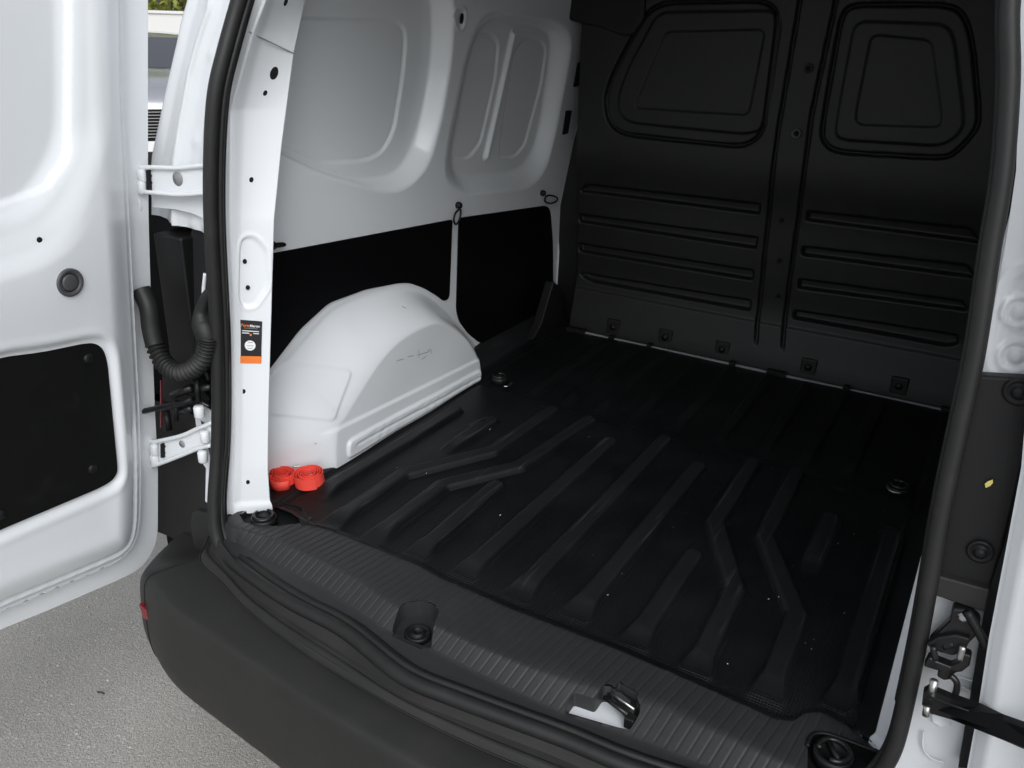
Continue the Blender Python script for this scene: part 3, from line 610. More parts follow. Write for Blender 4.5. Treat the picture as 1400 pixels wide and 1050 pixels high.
for p in pp: rows.append([Vector((i.x + (o.x - i.x) * p.x, i.y + (o.y - i.y) * p.x, p.y - .05 * float(ss(.70, .84, abs(o.x))) * (1 if p.y > .4 else 0))) for i, o in zip(I_, O_)])
BR = rows
bmp = grid('bumper', rows, BUMPER, van, 'dark grey grained plastic rear bumper')
tube('step_line', [Vector((i.x + (o.x - i.x) * .05, i.y + (o.y - i.y) * .05, .5475)) for i, o in zip(I_[25:-25], O_[25:-25])], .0016, BUMPER, bmp, seg=6)
# upper lip between seal and bumper
rows = []
sp = [p for p in catmull(LS[-4:] + BS + [(.45, .005, .582), (.55, .03, .583), (.615, .07, .592), (.648, .098, .63)], 6)]
n_in = [Vector((p.x, p.y, 0)) for p in sp]
def along(x, arr):
    return np.interp(x, [a.x for a in arr], [a.y for a in arr])
for k, (t, z) in enumerate(((0, .586), (.18, .570), (.30, .560), (.42, .5535), (.55, .5575), (.68, .560), (.78, .557), (.9, .5535), (1.02, .551))):
    r_ = []
    for x in np.linspace(-.655, .655, 120):
        ys = float(np.interp(x, sealx, sealy)); yi = float(along(x, I_))
        if abs(x) > .60: yi = min(yi, ys - .03)
        r_.append((x, ys - .004 + (yi - ys) * t, z))
    rows.append(r_)
lip = grid('bumper_lip', rows, BUMPER, van)
# corner cladding above the bumper
q = [(-.878,.138,.650),(-.710,.144,.698),(-.713,.130,.586),(-.703,.122,.519),(-.756,.114,.447),(-.769,.115,.460),(-.835,.111,.428),(-.916,.097,.312),(-.933,.100,.335),(-.885,.116,.466),(-.866,.128,.564)]
cl_o = curve_z([(-.924,.165,.623),(-.939,.153,.527),(-.965,.142,.433),(-1.016,.126,.297)]); cl_i = curve_z([(-.695,.144,.702),(-.715,.133,.612),(-.716,.125,.541),(-.739,.114,.453)])
rows = []
for z in np.linspace(.46, .80, 26):
    xo, yo = cl_o(z); xi, yi = cl_i(z); r_ = [(-.90, .50, z), (-.905, .24, z)]
    for t in np.linspace(0, 1, 14): r_.append((xo + (xi - xo) * t, yo + (yi - yo) * t + .018 * math.sin(t * math.pi), z))
    rows.append(r_)
clad = grid('corner_cladding', rows, BLACK, van, 'black plastic cladding on the body corner behind the open door')
slab('cladding_panel', [(-.752,.119,.588),(-.733,.120,.598),(-.695,.120,.601),(-.676,.111,.526),(-.668,.107,.494),(-.687,.104,.466),(-.732,.105,.475),(-.749,.109,.510),(-.757,.114,.552)], (0, .012, 0), BUMPER, clad, bevel=.003)
slab('reflector', [Vector(p) for p in [(-.722,-.059,.471),(-.700,-.059,.466),(-.695,-.062,.444),(-.711,-.062,.443)]], (0, .03, 0), REDLENS, bmp, 'small red reflector at the bumper corner')
_j = min(range(len(O_)), key=lambda j: abs(O_[j].x + .712) + (O_[j].y > 0) * 9)
_mid = [sum((Vector(r[_j]) for r in BR), Vector()) / len(BR)][0]
tube('bumper_seam', [Vector(BR[k][_j]) + (Vector(BR[k][_j]) - Vector((-.60, .20, .40))).normalized() * .0002 for k in range(16, len(pp) - 14)], .0013, HOLE, bmp, seg=6)
slab('bumper_notch', [(-.277,-.080,.378),(-.268,-.079,.382),(-.266,-.081,.370),(-.273,-.081,.365)], (0, .01, 0), HOLE, bmp)

# ---- left body corner (jamb), seen between seal and open door
ja = curve_z([(-.621,.253,1.611),(-.663,.245,1.538),(-.691,.232,1.432),(-.707,.220,1.336),(-.708,.209,1.239),(-.701,.201,1.178)] + [(-.56, .26, 1.85)])
jb = curve_z([(-.706,.269,1.593),(-.728,.264,1.553),(-.744,.260,1.519),(-.761,.256,1.482),(-.778,.249,1.425),(-.794,.243,1.373),(-.809,.236,1.314),(-.818,.222,1.201)] + [(-.66, .30, 1.85)])
jc = curve_z([(-.808,.308,1.609),(-.826,.304,1.573),(-.842,.299,1.530),(-.880,.287,1.433),(-.911,.276,1.346),(-.924,.273,1.313),(-.936,.266,1.255),(-.947,.251,1.131)] + [(-.75, .37, 1.85)])
def jamb_fn(T, Z):
    xa, ya = ja(Z); xb, yb = jb(Z); xc, yc = jc(Z)
    X = np.where(T < 1, xa + (xb - xa) * T, xb + (xc - xb) * (T - 1)); Y = np.where(T < 1, ya + (yb - ya) * T, yb + (yc - yb) * (T - 1))
    Y = Y - .007 * ss(.10, 0, np.abs(T - 1)) + .010 * ss(.0, .35, T) * ss(1, .6, T) + .012 * ss(1.1, 1.5, T) * ss(2.0, 1.7, T)
    Y = Y - .004 * ss(.25, .0, np.abs(T - .5 - .0)) * (ss(.02, .0, np.abs((Z % .16) - .08)))
    k = np.clip(T - 2, 0, 1); X = np.where(T > 2, xc - .01 * np.sqrt(k), X); Y = np.where(T > 2, yc + 3.2 * k, Y)
    return X, Y, Z
jamb = field('body_corner', np.concatenate([np.linspace(0, 2, 60), [2.002, 2.02, 2.2, 3.0]]), np.arange(1.19, 1.86, .006), jamb_fn, WHITE, van, label='white body corner between the door hinge and the seal')
# dark recess and everything in it
rec = grid('lamp_recess', [[(-.672, .200, z), (-.685, .25, z), (-.70, .30, z), (-.90, .33, z), (-.93, .26, z), (-.965, .20, z)] for z in (.30, .55, .8, 1.0, 1.26)], DARK, van)
slab('recess_edge', [(-.863,.210,1.254),(-.789,.211,1.262),(-.709,.213,1.272),(-.710,.206,1.219),(-.745,.207,1.225),(-.791,.207,1.227),(-.860,.207,1.222)], (0, .01, 0), WHITE, van, bevel=.002)
tl = box('lamp_housing', (-.862, .20, .84), (-.778, .30, 1.172), BLACK, van, 'black back of the tail lamp in the recess', bevel=.006)
slab('lamp_bracket', [(-.772,.235,1.211),(-.747,.235,1.209),(-.734,.225,1.123),(-.740,.203,.939),(-.780,.202,.931),(-.790,.229,1.159)], (0, .02, 0), DARK, tl, bevel=.002)
slab('red_lens', [(-.842,.154,.866),(-.839,.154,.866),(-.841,.146,.800),(-.844,.141,.758),(-.847,.141,.757)], (0, .003, 0), REDLENS, tl)
slab('lamp_lower', [(-.872,.186,.882),(-.806,.186,.880),(-.729,.181,.841),(-.731,.172,.767),(-.783,.170,.753),(-.880,.167,.725)], (0, .03, 0), BLACK, tl, bevel=.004)
tube('recess_flange', catmull([(-.689,.176,1.121),(-.695,.173,1.089),(-.694,.170,1.068),(-.684,.168,1.048)], 5), .004, WHITE, van, seg=8)
bp_ = catmull([(-.839,.138,1.071),(-.819,.135,1.038),(-.812,.129,.994),(-.799,.125,.954),(-.770,.121,.927),(-.731,.120,.920),(-.692,.123,.938),(-.663,.126,.965),(-.650,.129,.994),(-.647,.131,1.010)], 16)
def brad(t):
    return .0175 + (.0026 * math.sin(t * 2 * math.pi * 34) if t > .30 and t < .97 else .001)
tube('cable_boot', catmull([tuple(p) for p in bp_], 3), brad, RUBBER, van, seg=18, label='corrugated black rubber cable boot looped to the door')
con = catmull([(-.653,.135,1.001),(-.661,.137,1.020),(-.670,.139,1.036),(-.672,.142,1.056),(-.659,.145,1.084),(-.645,.147,1.100)], 6)
tube('boot_grommet', con, lambda t: .019 + .008 * math.sin(min(1, t * 1.6) * math.pi) * (1 - t) + .0 - .010 * t, RUBBER, van, seg=16)
chk = tube('check_arm', [(-.860,.116,.803),(-.800,.119,.827),(-.741,.122,.849),(-.710,.124,.866)], .0075, BLACK, van, seg=10, sx=.8, label='black door check arm')
for a, b, r, mm in (("236,540 262,528", 0, .008, GUN), ("262,532 288,528", 0, .007, GUN), ("240,552 240,575", 0, .006, BLACK), ("255,540 284,556", 0, .004, GUN), ("226,565 230,588", 0, .008, BLACK), ("268,520 270,548", 0, .006, BLACK)):
    pass
for P3, r, mm in (([(-.779,.132,.854),(-.721,.136,.885)], .008, GUN), ([(-.733,.145,.874),(-.677,.147,.893)], .007, GUN), ([(-.768,.131,.845),(-.772,.126,.802)], .006, BLACK), ([(-.749,.143,.859),(-.682,.142,.850)], .004, GUN), ([(-.826,.146,.801),(-.819,.141,.759)], .008, BLACK), ([(-.706,.139,.907),(-.703,.133,.861)], .006, BLACK), ([(-.754,.129,.826),(-.723,.131,.840)], .007, GUN), ([(-.697,.152,.933),(-.681,.149,.906)], .005, BLACK)):
    tube('check_link', P3, r, mm, chk, seg=10)
# hinges
def hinge(name, plate, top, bot, hole, hr, lab, strip, dots, knob):
    h = slab(name, rnd3(plate), (0, .004, 0), WHITE, van, lab)
    for t in (top, bot): tube('hinge_rib', catmull(t, 6), .0046, WHITE, h, seg=10)
    lathe('hinge_hole', [(hr, 0), (hr, .0012), (0, .0012)], (hole[0], hole[1] - .0005, hole[2]), (0, -1, 0), PRINTG if hr < .014 else mat('shaded_hole', (.45, .45, .44), .6), h, seg=20)
    slab('rubber_stop', strip, (0, .006, 0), HOLE, h)
    for d in dots: lathe('rivet_hole', [(.003, 0), (.003, .001), (0, .001)], (d[0], d[1] - .0006, d[2]), (0, -1, 0), HOLE, h, seg=10)
    for p, r in knob: lathe('hinge_knuckle', [(r * .8, -.013), (r, -.010), (r, .010), (r * .8, .013)], p, (0, 0, 1), WHITE, h, seg=14)
    return h
def rnd3(P): return [Vector(p) for p in P]
hinge('upper_hinge', [(-.840,.195,1.303),(-.684,.198,1.323),(-.685,.192,1.272),(-.843,.190,1.256)], [(-.862,.190,1.304),(-.823,.191,1.308),(-.756,.192,1.314),(-.712,.193,1.321),(-.674,.193,1.327)], [(-.865,.185,1.257),(-.826,.185,1.260),(-.748,.186,1.265),(-.676,.187,1.277)], [(-.756,.194,1.293)][0], .0135,
      'upper white steel door hinge', [(-.841,.189,1.301),(-.833,.189,1.302),(-.831,.184,1.261),(-.841,.184,1.260)], [(-.832,.193,1.291),(-.832,.192,1.278)], [([(-.849,.185,1.290)][0], .009), ([(-.850,.182,1.268)][0], .009), ([(-.861,.178,1.233)][0], .006)])
hinge('lower_hinge', [(-.851,.126,.728),(-.762,.131,.767),(-.678,.137,.816),(-.670,.131,.770),(-.759,.126,.725),(-.854,.120,.675)], [(-.856,.121,.729),(-.835,.122,.736),(-.761,.126,.768),(-.711,.130,.797),(-.668,.133,.821)], [(-.862,.114,.669),(-.833,.116,.684),(-.758,.121,.726),(-.702,.125,.758),(-.673,.126,.770)], [(-.764,.128,.747)][0], .008,
      'lower white steel door hinge', [(-.827,.121,.732),(-.820,.121,.734),(-.819,.117,.702),(-.828,.117,.700)], [(-.819,.126,.727),(-.820,.124,.712)], [([(-.843,.116,.716)][0], .009), ([(-.844,.113,.690)][0], .009), ([(-.701,.131,.838)][0], .011), ([(-.685,.125,.788)][0], .010), ([(-.693,.119,.742)][0], .010)])
slab('hinge_mount', [(-.753,.159,.826),(-.729,.160,.836),(-.695,.159,.825),(-.697,.142,.685),(-.710,.134,.613),(-.724,.134,.616),(-.719,.143,.695),(-.739,.145,.710),(-.746,.153,.771)], (0, .006, 0), WHITE, van, bevel=.002)

# ---- open rear door (left), standing at right angles to the body
DR = [(.186,1.630),(.182,1.606),(.156,1.446),(.133,1.248),(.111,1.048),(.088,.833),(.068,.688),(.047,.573),(.027,.532),(.003,.517),(-.030,.512),(-.202,.536),(-.286,.548)] + [(-.75, .548), (-.75, 1.80), (.20, 1.80)]
DWI = [(.070,1.636),(.064,1.602),(.019,1.378),(.009,1.347),(-.025,1.315),(-.034,1.302),(-.112,1.285)] + [(-.70, 1.262), (-.70, 1.78), (.05, 1.78)]
DWO = [(.082,1.648),(.073,1.603),(.043,1.428),(.027,1.373),(-.001,1.327),(-.053,1.274),(-.098,1.256),(-.137,1.252)] + [(-.70, 1.240), (-.70, 1.79), (.10, 1.79)]
DBU = [(.126,1.650),(.118,1.604),(.082,1.388),(.050,1.347),(.010,1.275),(-.044,1.229),(-.101,1.212),(-.153,1.207)] + [(-.72, 1.20), (-.72, 1.795), (.14, 1.795)]
DBT = [(-.184,1.041),(-.105,1.027),(-.021,1.019),(-.001,1.012),(.013,.995),(.017,.967),(.000,.737),(-.004,.722),(-.016,.711),(-.043,.709),(-.252,.721)] + [(-.62, .72), (-.62, 1.01)]
DSK = [(-.282,.564),(-.198,.554),(-.055,.551),(-.028,.556),(-.006,.570),(.017,.625),(.048,.783),(.073,1.013),(.078,1.229),(.135,1.605)] 
DCV = [(.126,1.650),(.076,1.363),(.055,1.193),(.050,1.067),(.049,.946),(.031,.793),(.004,.653),(-.019,.603),(-.058,.577),(-.200,.579),(-.283,.589)]
def door_fn(Y, Z):
    d = np.zeros(Y.shape)
    wi = sdpoly(rnd(DWI, .05), Y, Z); wo_ = sdpoly(rnd(DWO, .05), Y, Z); bu = sdpoly(rnd(DBU, .05), Y, Z)
    d += .012 * ss(-.004, -.02, bu) * 0 - .016 * ss(.020, -.045, bu) - .014 * ss(.010, -.035, wo_) - .006 * ss(.002, -.003, wi)
    d += .012 * ss(.16, .0, np.abs(Z - 1.16)) * ss(.0, .04, bu) * ss(.10, -.10, Y)
    bt = sdpoly(rnd(DBT, .03), Y, Z)
    d -= .0095 * ss(.016, -.002, bt); d += .001 * ss(.012, .003, np.abs(bt - .018))
    edge = -sdpoly(rnd(DR, .04), Y, Z)
    d -= .030 * ss(.085, .0, edge) * ss(1.79, 1.7, Z) 
    d -= .010 * ss(.018, .008, edge)
    d -= .006 * ss(.006, .002, np.abs(edge - .030)) * ss(.9, .7, Z)
    d += .004 * np.sin(Z * 7 + Y * 4) * ss(.05, .12, edge) * ss(1.2, 1.0, Z)
    return -.79 + d, Y, Z
door = field('rear_door', np.arange(-.76, .21, .0045), np.arange(.50, 1.81, .0045), door_fn, WHITE, van, lambda Y, Z: sdpoly(rnd(DR, .04), Y, Z), label='open left rear door seen from inside, with black trim board')
def doorx(y, z): return float(door_fn(np.array([[y]]), np.array([[z]]))[0][0, 0])
slab('door_trim_board', [(-.7995, y, z) for y, z in rnd([(-.186,1.039),(-.107,1.024),(-.024,1.016),(-.006,1.009),(.007,.995),(.012,.969),(-.005,.740),(-.009,.729),(-.021,.719),(-.048,.716),(-.252,.727)] + [(-.60, .73), (-.60, 1.005)], .026)], (.003, 0, 0), DOORBOARD, door, bevel=.001)
for p in [(-.027,.985),(-.058,.764),(-.242,.756)]: lathe('trim_clip', [(.010, 0), (.009, .003), (.005, .005), (0, .0055)], (-.797, p[0], p[1]), (1, 0, 0), BLACK, door, seg=16)
p = [(-.047,1.141)][0]; px_ = doorx(*p)
lathe('rubber_plug', [(.0255, -.004), (.0255, .0035), (.022, .0055), (.0185, .0035), (.0155, -.001), (.0148, .004), (.012, .005), (0, .0045)], (px_, p[0], p[1]), (1, 0, 0), GREYR, door, seg=36)
lathe('hole', [(.0165, 0), (.0165, .0012), (0, .0012)], (px_ + .001, p[0], p[1]), (1, 0, 0), HOLE, door, seg=24)
p = [(-.078,1.222)][0]; lathe('hole', [(.005, 0), (.005, .001), (0, .001)], (doorx(*p) + .0005, p[0], p[1]), (1, 0, 0), HOLE, door, seg=12)
OUT = [(.264,1.645),(.211,1.323),(.193,1.203),(.170,1.024),(.143,.800),(.129,.664),(.102,.498),(.084,.468),(.052,.444),(.010,.444),(-.185,.474),(-.270,.490)] + [(-.78, .505), (-.78, 1.82), (.28, 1.82)]
skin = slab('door_skin', [(-.868, y, z) for y, z in rnd(OUT, .03)], (.012, 0, 0), WHITE, door, bevel=.002)
inn = rnd(DR, .04)
rows = [[(x, y - o_, z) for y, z in inn] for x, o_ in ((-.829, .002), (-.845, .004), (-.856, .006))]
grid('door_flange', rows, WHITE, door)

# ---- right body corner: jamb, black trim, latch and strap
def jr(T, Z): return None
cr = curve_z([(.659,.109,.654),(.669,.116,.720),(.664,.137,.889),(.656,.155,1.043),(.649,.174,1.196),(.648,.181,1.259),(.640,.195,1.376),(.632,.204,1.453),(.611,.217,1.558),(.594,.226,1.632)] + [(.60, .26, 1.86)])
def jr_fn(T, Z):
    x0, y0 = cr(Z); X = x0 + T; Y = rear(Z, .025) + .03 * ss(0, .03, T) * 0 + .06 * ss(.06, .16, T)
    q = sdpoly(rnd(JR, .02), X, Z); Y = Y + .004 * ss(.003, -.006, q) - .0015 * ss(.004, .001, np.abs(q - .012))
    for c in JC: dd = np.hypot(X - c[0], Z - c[1]); Y = Y - .004 * ss(.004, .001, np.abs(dd - .017)) - .004 * ss(.010, .007, dd)
    return X, Y, Z
JR = [(.656,1.338),(.681,1.344),(.709,1.227),(.677,1.224),(.667,1.228),(.662,1.238),(.657,1.290)]; JC = [(.672,1.295),(.681,1.243)]
jright = field('body_corner', np.concatenate([np.arange(0, .12, .003), np.arange(.12, .26, .01)]), np.arange(.50, 1.86, .004), jr_fn, WHITE, van, label='white body corner right of the seal with pressed rings')
tr = slab('corner_trim_panel', [(.635,.180,1.217),(.657,.180,1.220),(.716,.182,1.229),(.724,.177,1.194),(.718,.168,1.119),(.721,.156,1.013),(.720,.148,.953),(.653,.148,.949),(.644,.166,1.098)], (0, .02, 0), BLACK, van, 'black plastic corner trim with round clip, beside the right door', bevel=.004)
slab('trim_lower_lip', [(.655,.139,.958),(.720,.139,.960),(.722,.135,.928),(.656,.136,.930)], (0, .03, 0), BUMPER, tr, bevel=.003)
for c, r in (([(.699,.152,1.002)][0], .0155), ([(.693,.177,1.210)][0], .0175)):
    lathe('trim_clip', [(r, 0), (r, .002), (r * .8, .003), (r * .7, .0015), (r * .5, .0015), (r * .45, .007), (r * .2, .009), (0, .009)], c, (0, -1, 0), BLACK, tr, seg=24)
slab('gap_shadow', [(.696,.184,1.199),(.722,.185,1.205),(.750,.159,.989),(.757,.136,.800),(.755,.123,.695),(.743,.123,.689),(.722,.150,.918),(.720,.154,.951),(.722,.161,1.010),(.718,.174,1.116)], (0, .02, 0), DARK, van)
for P3 in ([(.732,.140,.769),(.752,.142,.783),(.765,.138,.752),(.751,.135,.728),(.735,.136,.732)], ):
    pass
for c, r in (([(.726,.143,.792)][0], .014), ([(.709,.137,.745)][0], .013)):
    lathe('pressed_ring', [(r, 0), (r * .96, .002), (r * .86, .002), (r * .8, .0005), (0, .0005)], c, (0, -1, 0), WHITE, jright, seg=6)
tube('pressed_line', catmull([(.693,.134,.718),(.697,.131,.695),(.709,.130,.682),(.726,.130,.683)], 5), .0015, WHITE, jright, seg=6)
tube('pressed_line', catmull([(.713,.146,.814),(.727,.146,.815),(.737,.146,.814)], 5), .0015, WHITE, jright, seg=6)
lk = slab('door_latch', [(.685,.129,.924),(.701,.129,.928),(.719,.128,.918),(.721,.126,.900),(.714,.124,.884),(.711,.122,.870),(.698,.121,.860),(.685,.121,.858),(.669,.122,.864),(.671,.123,.871),(.682,.125,.895),(.686,.127,.905)], (0, .02, 0), GUN, van, 'greasy black door check mechanism below the trim', bevel=.004)
slab('latch_plate', [(.667,.112,.870),(.678,.114,.885),(.696,.116,.896),(.713,.116,.897),(.711,.113,.876),(.699,.112,.866),(.677,.112,.865)], (0, .012, 0), BLACK, lk, bevel=.003)
slab('latch_jaw', [(.671,.114,.834),(.674,.116,.851),(.685,.116,.848),(.701,.116,.847),(.709,.117,.859),(.709,.119,.871),(.720,.119,.871),(.721,.117,.856),(.715,.115,.845),(.708,.115,.840),(.705,.113,.829),(.698,.113,.824),(.688,.113,.827),(.690,.114,.835)], (0, .016, 0), GUN, lk, bevel=.003)
for P3, r, mm in (([(.675,.105,.876),(.682,.103,.859)], .004, GUN), ([(.707,.107,.889),(.707,.104,.870)], .004, STEEL), ([(.701,.122,.931),(.722,.119,.906),(.733,.117,.891)], .006, BLACK), ([(.703,.109,.839),(.711,.108,.834),(.714,.107,.822),(.713,.105,.807)], .0042, GUN), ([(.687,.117,.873),(.697,.118,.881)], .006, BLACK)):
    tube('latch_link', catmull(P3, 4), r, mm, lk, seg=10)
lathe('latch_bolt', [(.0065, 0), (.0065, .006), (.004, .008), (0, .008)], [(.700,.126,.920)][0], (-.2, -1, .2), STEEL, lk, seg=6, smooth=False)
strap = slab('check_strap', [(.678,.092,.812),(.683,.093,.819),(.709,.093,.817)] + [(.742,.079,.827)] + [(.763,.042,.851)] + [(.778,-.004,.886)] + [(.796,-.059,.927),(.801,-.061,.905)] + [(.783,-.007,.861)] + [(.769,.039,.826)] + [(.748,.076,.799)] + [(.716,.090,.788),(.689,.089,.786),(.680,.090,.795)], (0, .012, 0), BLACK, van, 'black door check strap reaching to the right door', bevel=0)
tube('strap_pin', [(.686,.086,.841),(.687,.083,.816)], .0050, STEEL, strap, seg=10); tube('strap_pin', [(.686,.081,.802),(.687,.080,.788)], .0045, STEEL, strap, seg=10)
tube('strap_rib', [(.683,.076,.821),(.735,.076,.821),(.760,.076,.818)], .0018, GUN, strap, seg=6)
# right rear door, swung open beyond the body corner
e0 = [(.700,.146,1.219),(.714,.136,1.133),(.722,.124,1.031),(.731,.110,.913),(.742,.097,.806),(.749,.086,.720)]
dd_ = Vector((.42, -.30, 0))
rows = [[Vector(p) + dd_ * t + Vector((0, .012 * math.sin(t * 14) - .02 * (t > .02), 0)) for t in (0, .012, .03, .05, .08, .12, .3, .6, 1.0)] for p in ([(e0[0][0] - .06, e0[0][1] + .06, 1.80)] + e0 + [(e0[-1][0], e0[-1][1] - .02, .52)])]
rdoor = grid('rear_door', rows, WHITE, van, 'open right rear door, only its hinge edge in view')
grid('door_return', [[r[0], Vector(r[0]) + Vector((.05, .05, 0))] for r in rows], WHITE, rdoor)

# ---- shell of the body
def sheet(name, pts, m=WHITE, lab=None): return mesh_np(name, pts, [tuple(range(len(pts)))], m, van, smooth=False, label=lab)
rf = []
for y in np.linspace(.22, 1.9, 12): rf.append([(x, y + .0, 1.84 + .03 * (1 - (x / .65) ** 2) - (.05 * (abs(x) / .66) ** 6) + .004 * math.sin(y * 22)) for x in np.linspace(-.66, .66, 25)])
grid('roof_lining', rf, WHITE, van)
grid('roof', [[(x, y, 1.90 + .03 * (1 - (x / .78) ** 2) - .12 * (abs(x) / .78) ** 8) for x in np.linspace(-.78, .78, 25)] for y in np.linspace(.30, 2.6, 10)], WHITE, van)
box('rear_header', (-.64, .24, 1.77), (.64, .33, 1.92), WHITE, van, bevel=.02)
for s in (-1, 1):
    grid('body_side', [[(s * x, y, z) for y in ((.36, 1.0, 2.0, 3.4) if z > 1.3 else (.34, 1.0, 2.0, 3.4))] for x, z in ((.76, 1.86), (.80, 1.72), (.865, 1.40), (.915, 1.15), (.93, .9), (.925, .6), (.90, .32))], WHITE, van)
    wh = lathe('rear_wheel', [(.20, -.10), (.30, -.10), (.325, -.08), (.325, .08), (.30, .10), (.20, .10), (.19, .06), (.05, .05), (0, .05)], (s * .80, .95, .325), (s, 0, 0), RUBBER, van, seg=32)
sheet('underbody', [(-.88, .10, .30), (.88, .10, .30), (.88, 3.3, .30), (-.88, 3.3, .30)], DARK)
box('cab', (-.86, 1.95, .35), (.86, 3.4, 1.05), WHITE, van, bevel=.08)
box('cab_roof', (-.74, 1.95, 1.05), (.74, 2.7, 1.84), WHITE, van, bevel=.12)

# ---------------------------------------------------------------- things in the cargo bay
def strap_coil(loc, R_, turns, wid, lab, tail, tilt):
    e = empty('lashing_strap', loc, lab, 'strap', 'rolled red lashing straps beside the wheel arch')
    th = .0016; N = int(turns * 40); pts = []
    for i in range(N + 1):
        a = 2 * math.pi * i / 40; r = R_ * (.42 + .58 * i / N) + .0010 * math.sin(a * 1.5 + i * .05)
        pts.append((r * math.cos(a + tail), r * math.sin(a + tail), .002 * math.sin(i * .09)))
    pr = [(0, -th / 2), (wid, -th / 2), (wid, th / 2), (0, th / 2)]
    bm = bmesh.new(); rings = []
    for i, p in enumerate(pts):
        r = math.hypot(p[0], p[1]); ux, uy = p[0] / r, p[1] / r
        rings.append([bm.verts.new((p[0] + ux * v, p[1] + uy * v, p[2] + u)) for u, v in pr])
    for A, B in zip(rings, rings[1:]):
        for k in range(4): bm.faces.new((A[k], A[(k + 1) % 4], B[(k + 1) % 4], B[k]))
    bm.faces.new(rings[0][::-1]); bm.faces.new(rings[-1])
    o = from_bm('webbing', bm, RED, e, smooth=False)
    e.rotation_euler = tilt
    return e
s1 = strap_coil((-.600, .329, .607), .0345, 4.3, .028, 'larger roll of red strap with metal end showing in its middle', 4.0, (.10, -.05, 0))
bb = lathe('metal_end', [(.005, 0), (.006, .004), (.006, .020), (.003, .024), (0, .024)], (0, 0, 0), (.2, .1, 1), STEEL, s1, seg=12)
s2 = strap_coil((-.656, .300, .607), .031, 3.2, .026, 'smaller flattened roll of red strap next to the pillar', 4.4, (.08, .06, .3))
s2.scale = (1, .9, 1)
# loose outer turn of the second roll
lp = catmull([(.022, -.012, 0), (.026, -.030, 0), (.006, -.044, 0), (-.016, -.036, 0), (-.020, -.018, 0)], 6); bm = bmesh.new()
v0 = [bm.verts.new((p.x, p.y, .0)) for p in lp]; v1 = [bm.verts.new((p.x, p.y, .026)) for p in lp]
for i in range(len(lp) - 1): bm.faces.new((v0[i], v0[i + 1], v1[i + 1], v1[i]))
o = from_bm('loose_end', bm, RED, s2, smooth=True); sm_ = o.modifiers.new('solid', 'SOLIDIFY'); sm_.thickness = .0018
tube('wire_hook', catmull([(.012, .030, .026), (.030, .038, .027), (.050, .036, .024), (.060, .022, .020)], 5), .0018, STEEL, s2, seg=8)

# crumbs on the liner
bm = bmesh.new()
def crumb(x, y, z, r, el=1, th=0):
    r = r * (.72 if r < .003 and z > .3 else 1)
    vs = []
    for k in range(5):
        a = 2 * math.pi * k / 5; u = r * el * math.cos(a) * random.uniform(.7, 1.2); v = r * math.sin(a) * random.uniform(.7, 1.2)
        vs.append((x + u * math.cos(th) - v * math.sin(th), y + u * math.sin(th) + v * math.cos(th)))
    a = [bm.verts.new((p[0], p[1], z)) for p in vs]; t = bm.verts.new((x, y, z + r * .9))
    for k in range(5): bm.faces.new((a[k], a[(k + 1) % 5], t))
for (x, y), r, el, th in (([(-.337,.889)][0], .0016, 6, .9), ([(-.406,.796)][0], .0015, 1.5, 0), ([(-.168,.451)][0], .0016, 2.5, 1.2), ([(-.114,.686)][0], .002, 1, 0), ([(-.101,.400)][0], .0012, 1, 0), ([(.447,.650)][0], .0017, 1, 0), ([(.451,.650)][0], .0015, 1, 0),
        ([(.484,.740)][0], .0014, 1, 0), ([(.424,.489)][0], .0025, 1, 0), ([(.409,.472)][0], .0018, 2, 1), ([(.497,.382)][0], .0018, 1, 0), ([(.510,.372)][0], .0018, 1, 0), ([(.508,.400)][0], .0014, 1, 0), ([(.464,.332)][0], .002, 2, .4), ([(.472,.333)][0], .0018, 1, 0),
        ([(.396,.257)][0], .0019, 1, 0), ([(.569,.301)][0], .0018, 1, 0), ([(.540,.506)][0], .0013, 2, 0), ([(.263,.604)][0], .0014, 1, 0), ([(.011,.259)][0], .0020, 1.4, 1), ([(-.409,.514)][0], .0018, 1, 0), ([(-.340,.272)][0], .0014, 4, 2), ([(.141,.397)][0], .0010, 3, 0), ([(.146,.320)][0], .0013, 2, .5), ([(.250,.305)][0], .0012, 2, 1)):
    crumb(x, y, .604 if True else 0, r, el, th)
for _ in range(110):
    crumb(random.uniform(-.5, .6), random.uniform(.22, 1.3), .6025, random.uniform(.0004, .0009), random.choice((1, 1, 2)), random.uniform(0, 6))
tag(from_bm('crumbs', bm, SPECK), 'pale crumbs and flecks scattered over the black floor liner', None, kind='stuff')
# small yellow leaf
lf = [(.684,.160,1.090),(.686,.160,1.094),(.691,.161,1.098),(.692,.160,1.094),(.690,.160,1.089),(.686,.159,1.086)]
tag(slab('fallen_leaf', lf, (0, .0008, 0), PETAL), 'tiny yellow leaf stuck on the black corner trim at right', 'leaf')
# twig and grit on the ground
x, y = [(-1.068,.021)][0]
tag(tube('twig', [(x - .009, y - .003, .003), (x, y, .004), (x + .010, y + .002, .003)], .0022, TWIG, seg=6), 'short dark twig lying on the asphalt near the bumper', 'twig')
bm = bmesh.new()
for _ in range(2600):
    x = random.uniform(-2.3, -.2); y = random.uniform(-.9, .9)
    if x > -.9 and y > -.05: continue
    crumb(x, y, .0005, random.uniform(.0016, .0042), random.uniform(1, 1.6), random.uniform(0, 6))
GRIT = mat('grit', (.50, .47, .42), .6, var=(60, (.25, .23, .21), .45, .6))
tag(from_bm('gravel', bm, GRIT), 'loose grit lying on the asphalt', None, kind='stuff')

# ---------------------------------------------------------------- beyond the van
dirv = Vector((-.7750, .6320, 0)).normalized(); side_ = Vector((dirv.y, -dirv.x, 0)); C0 = Vector((.63, -.93, 0))
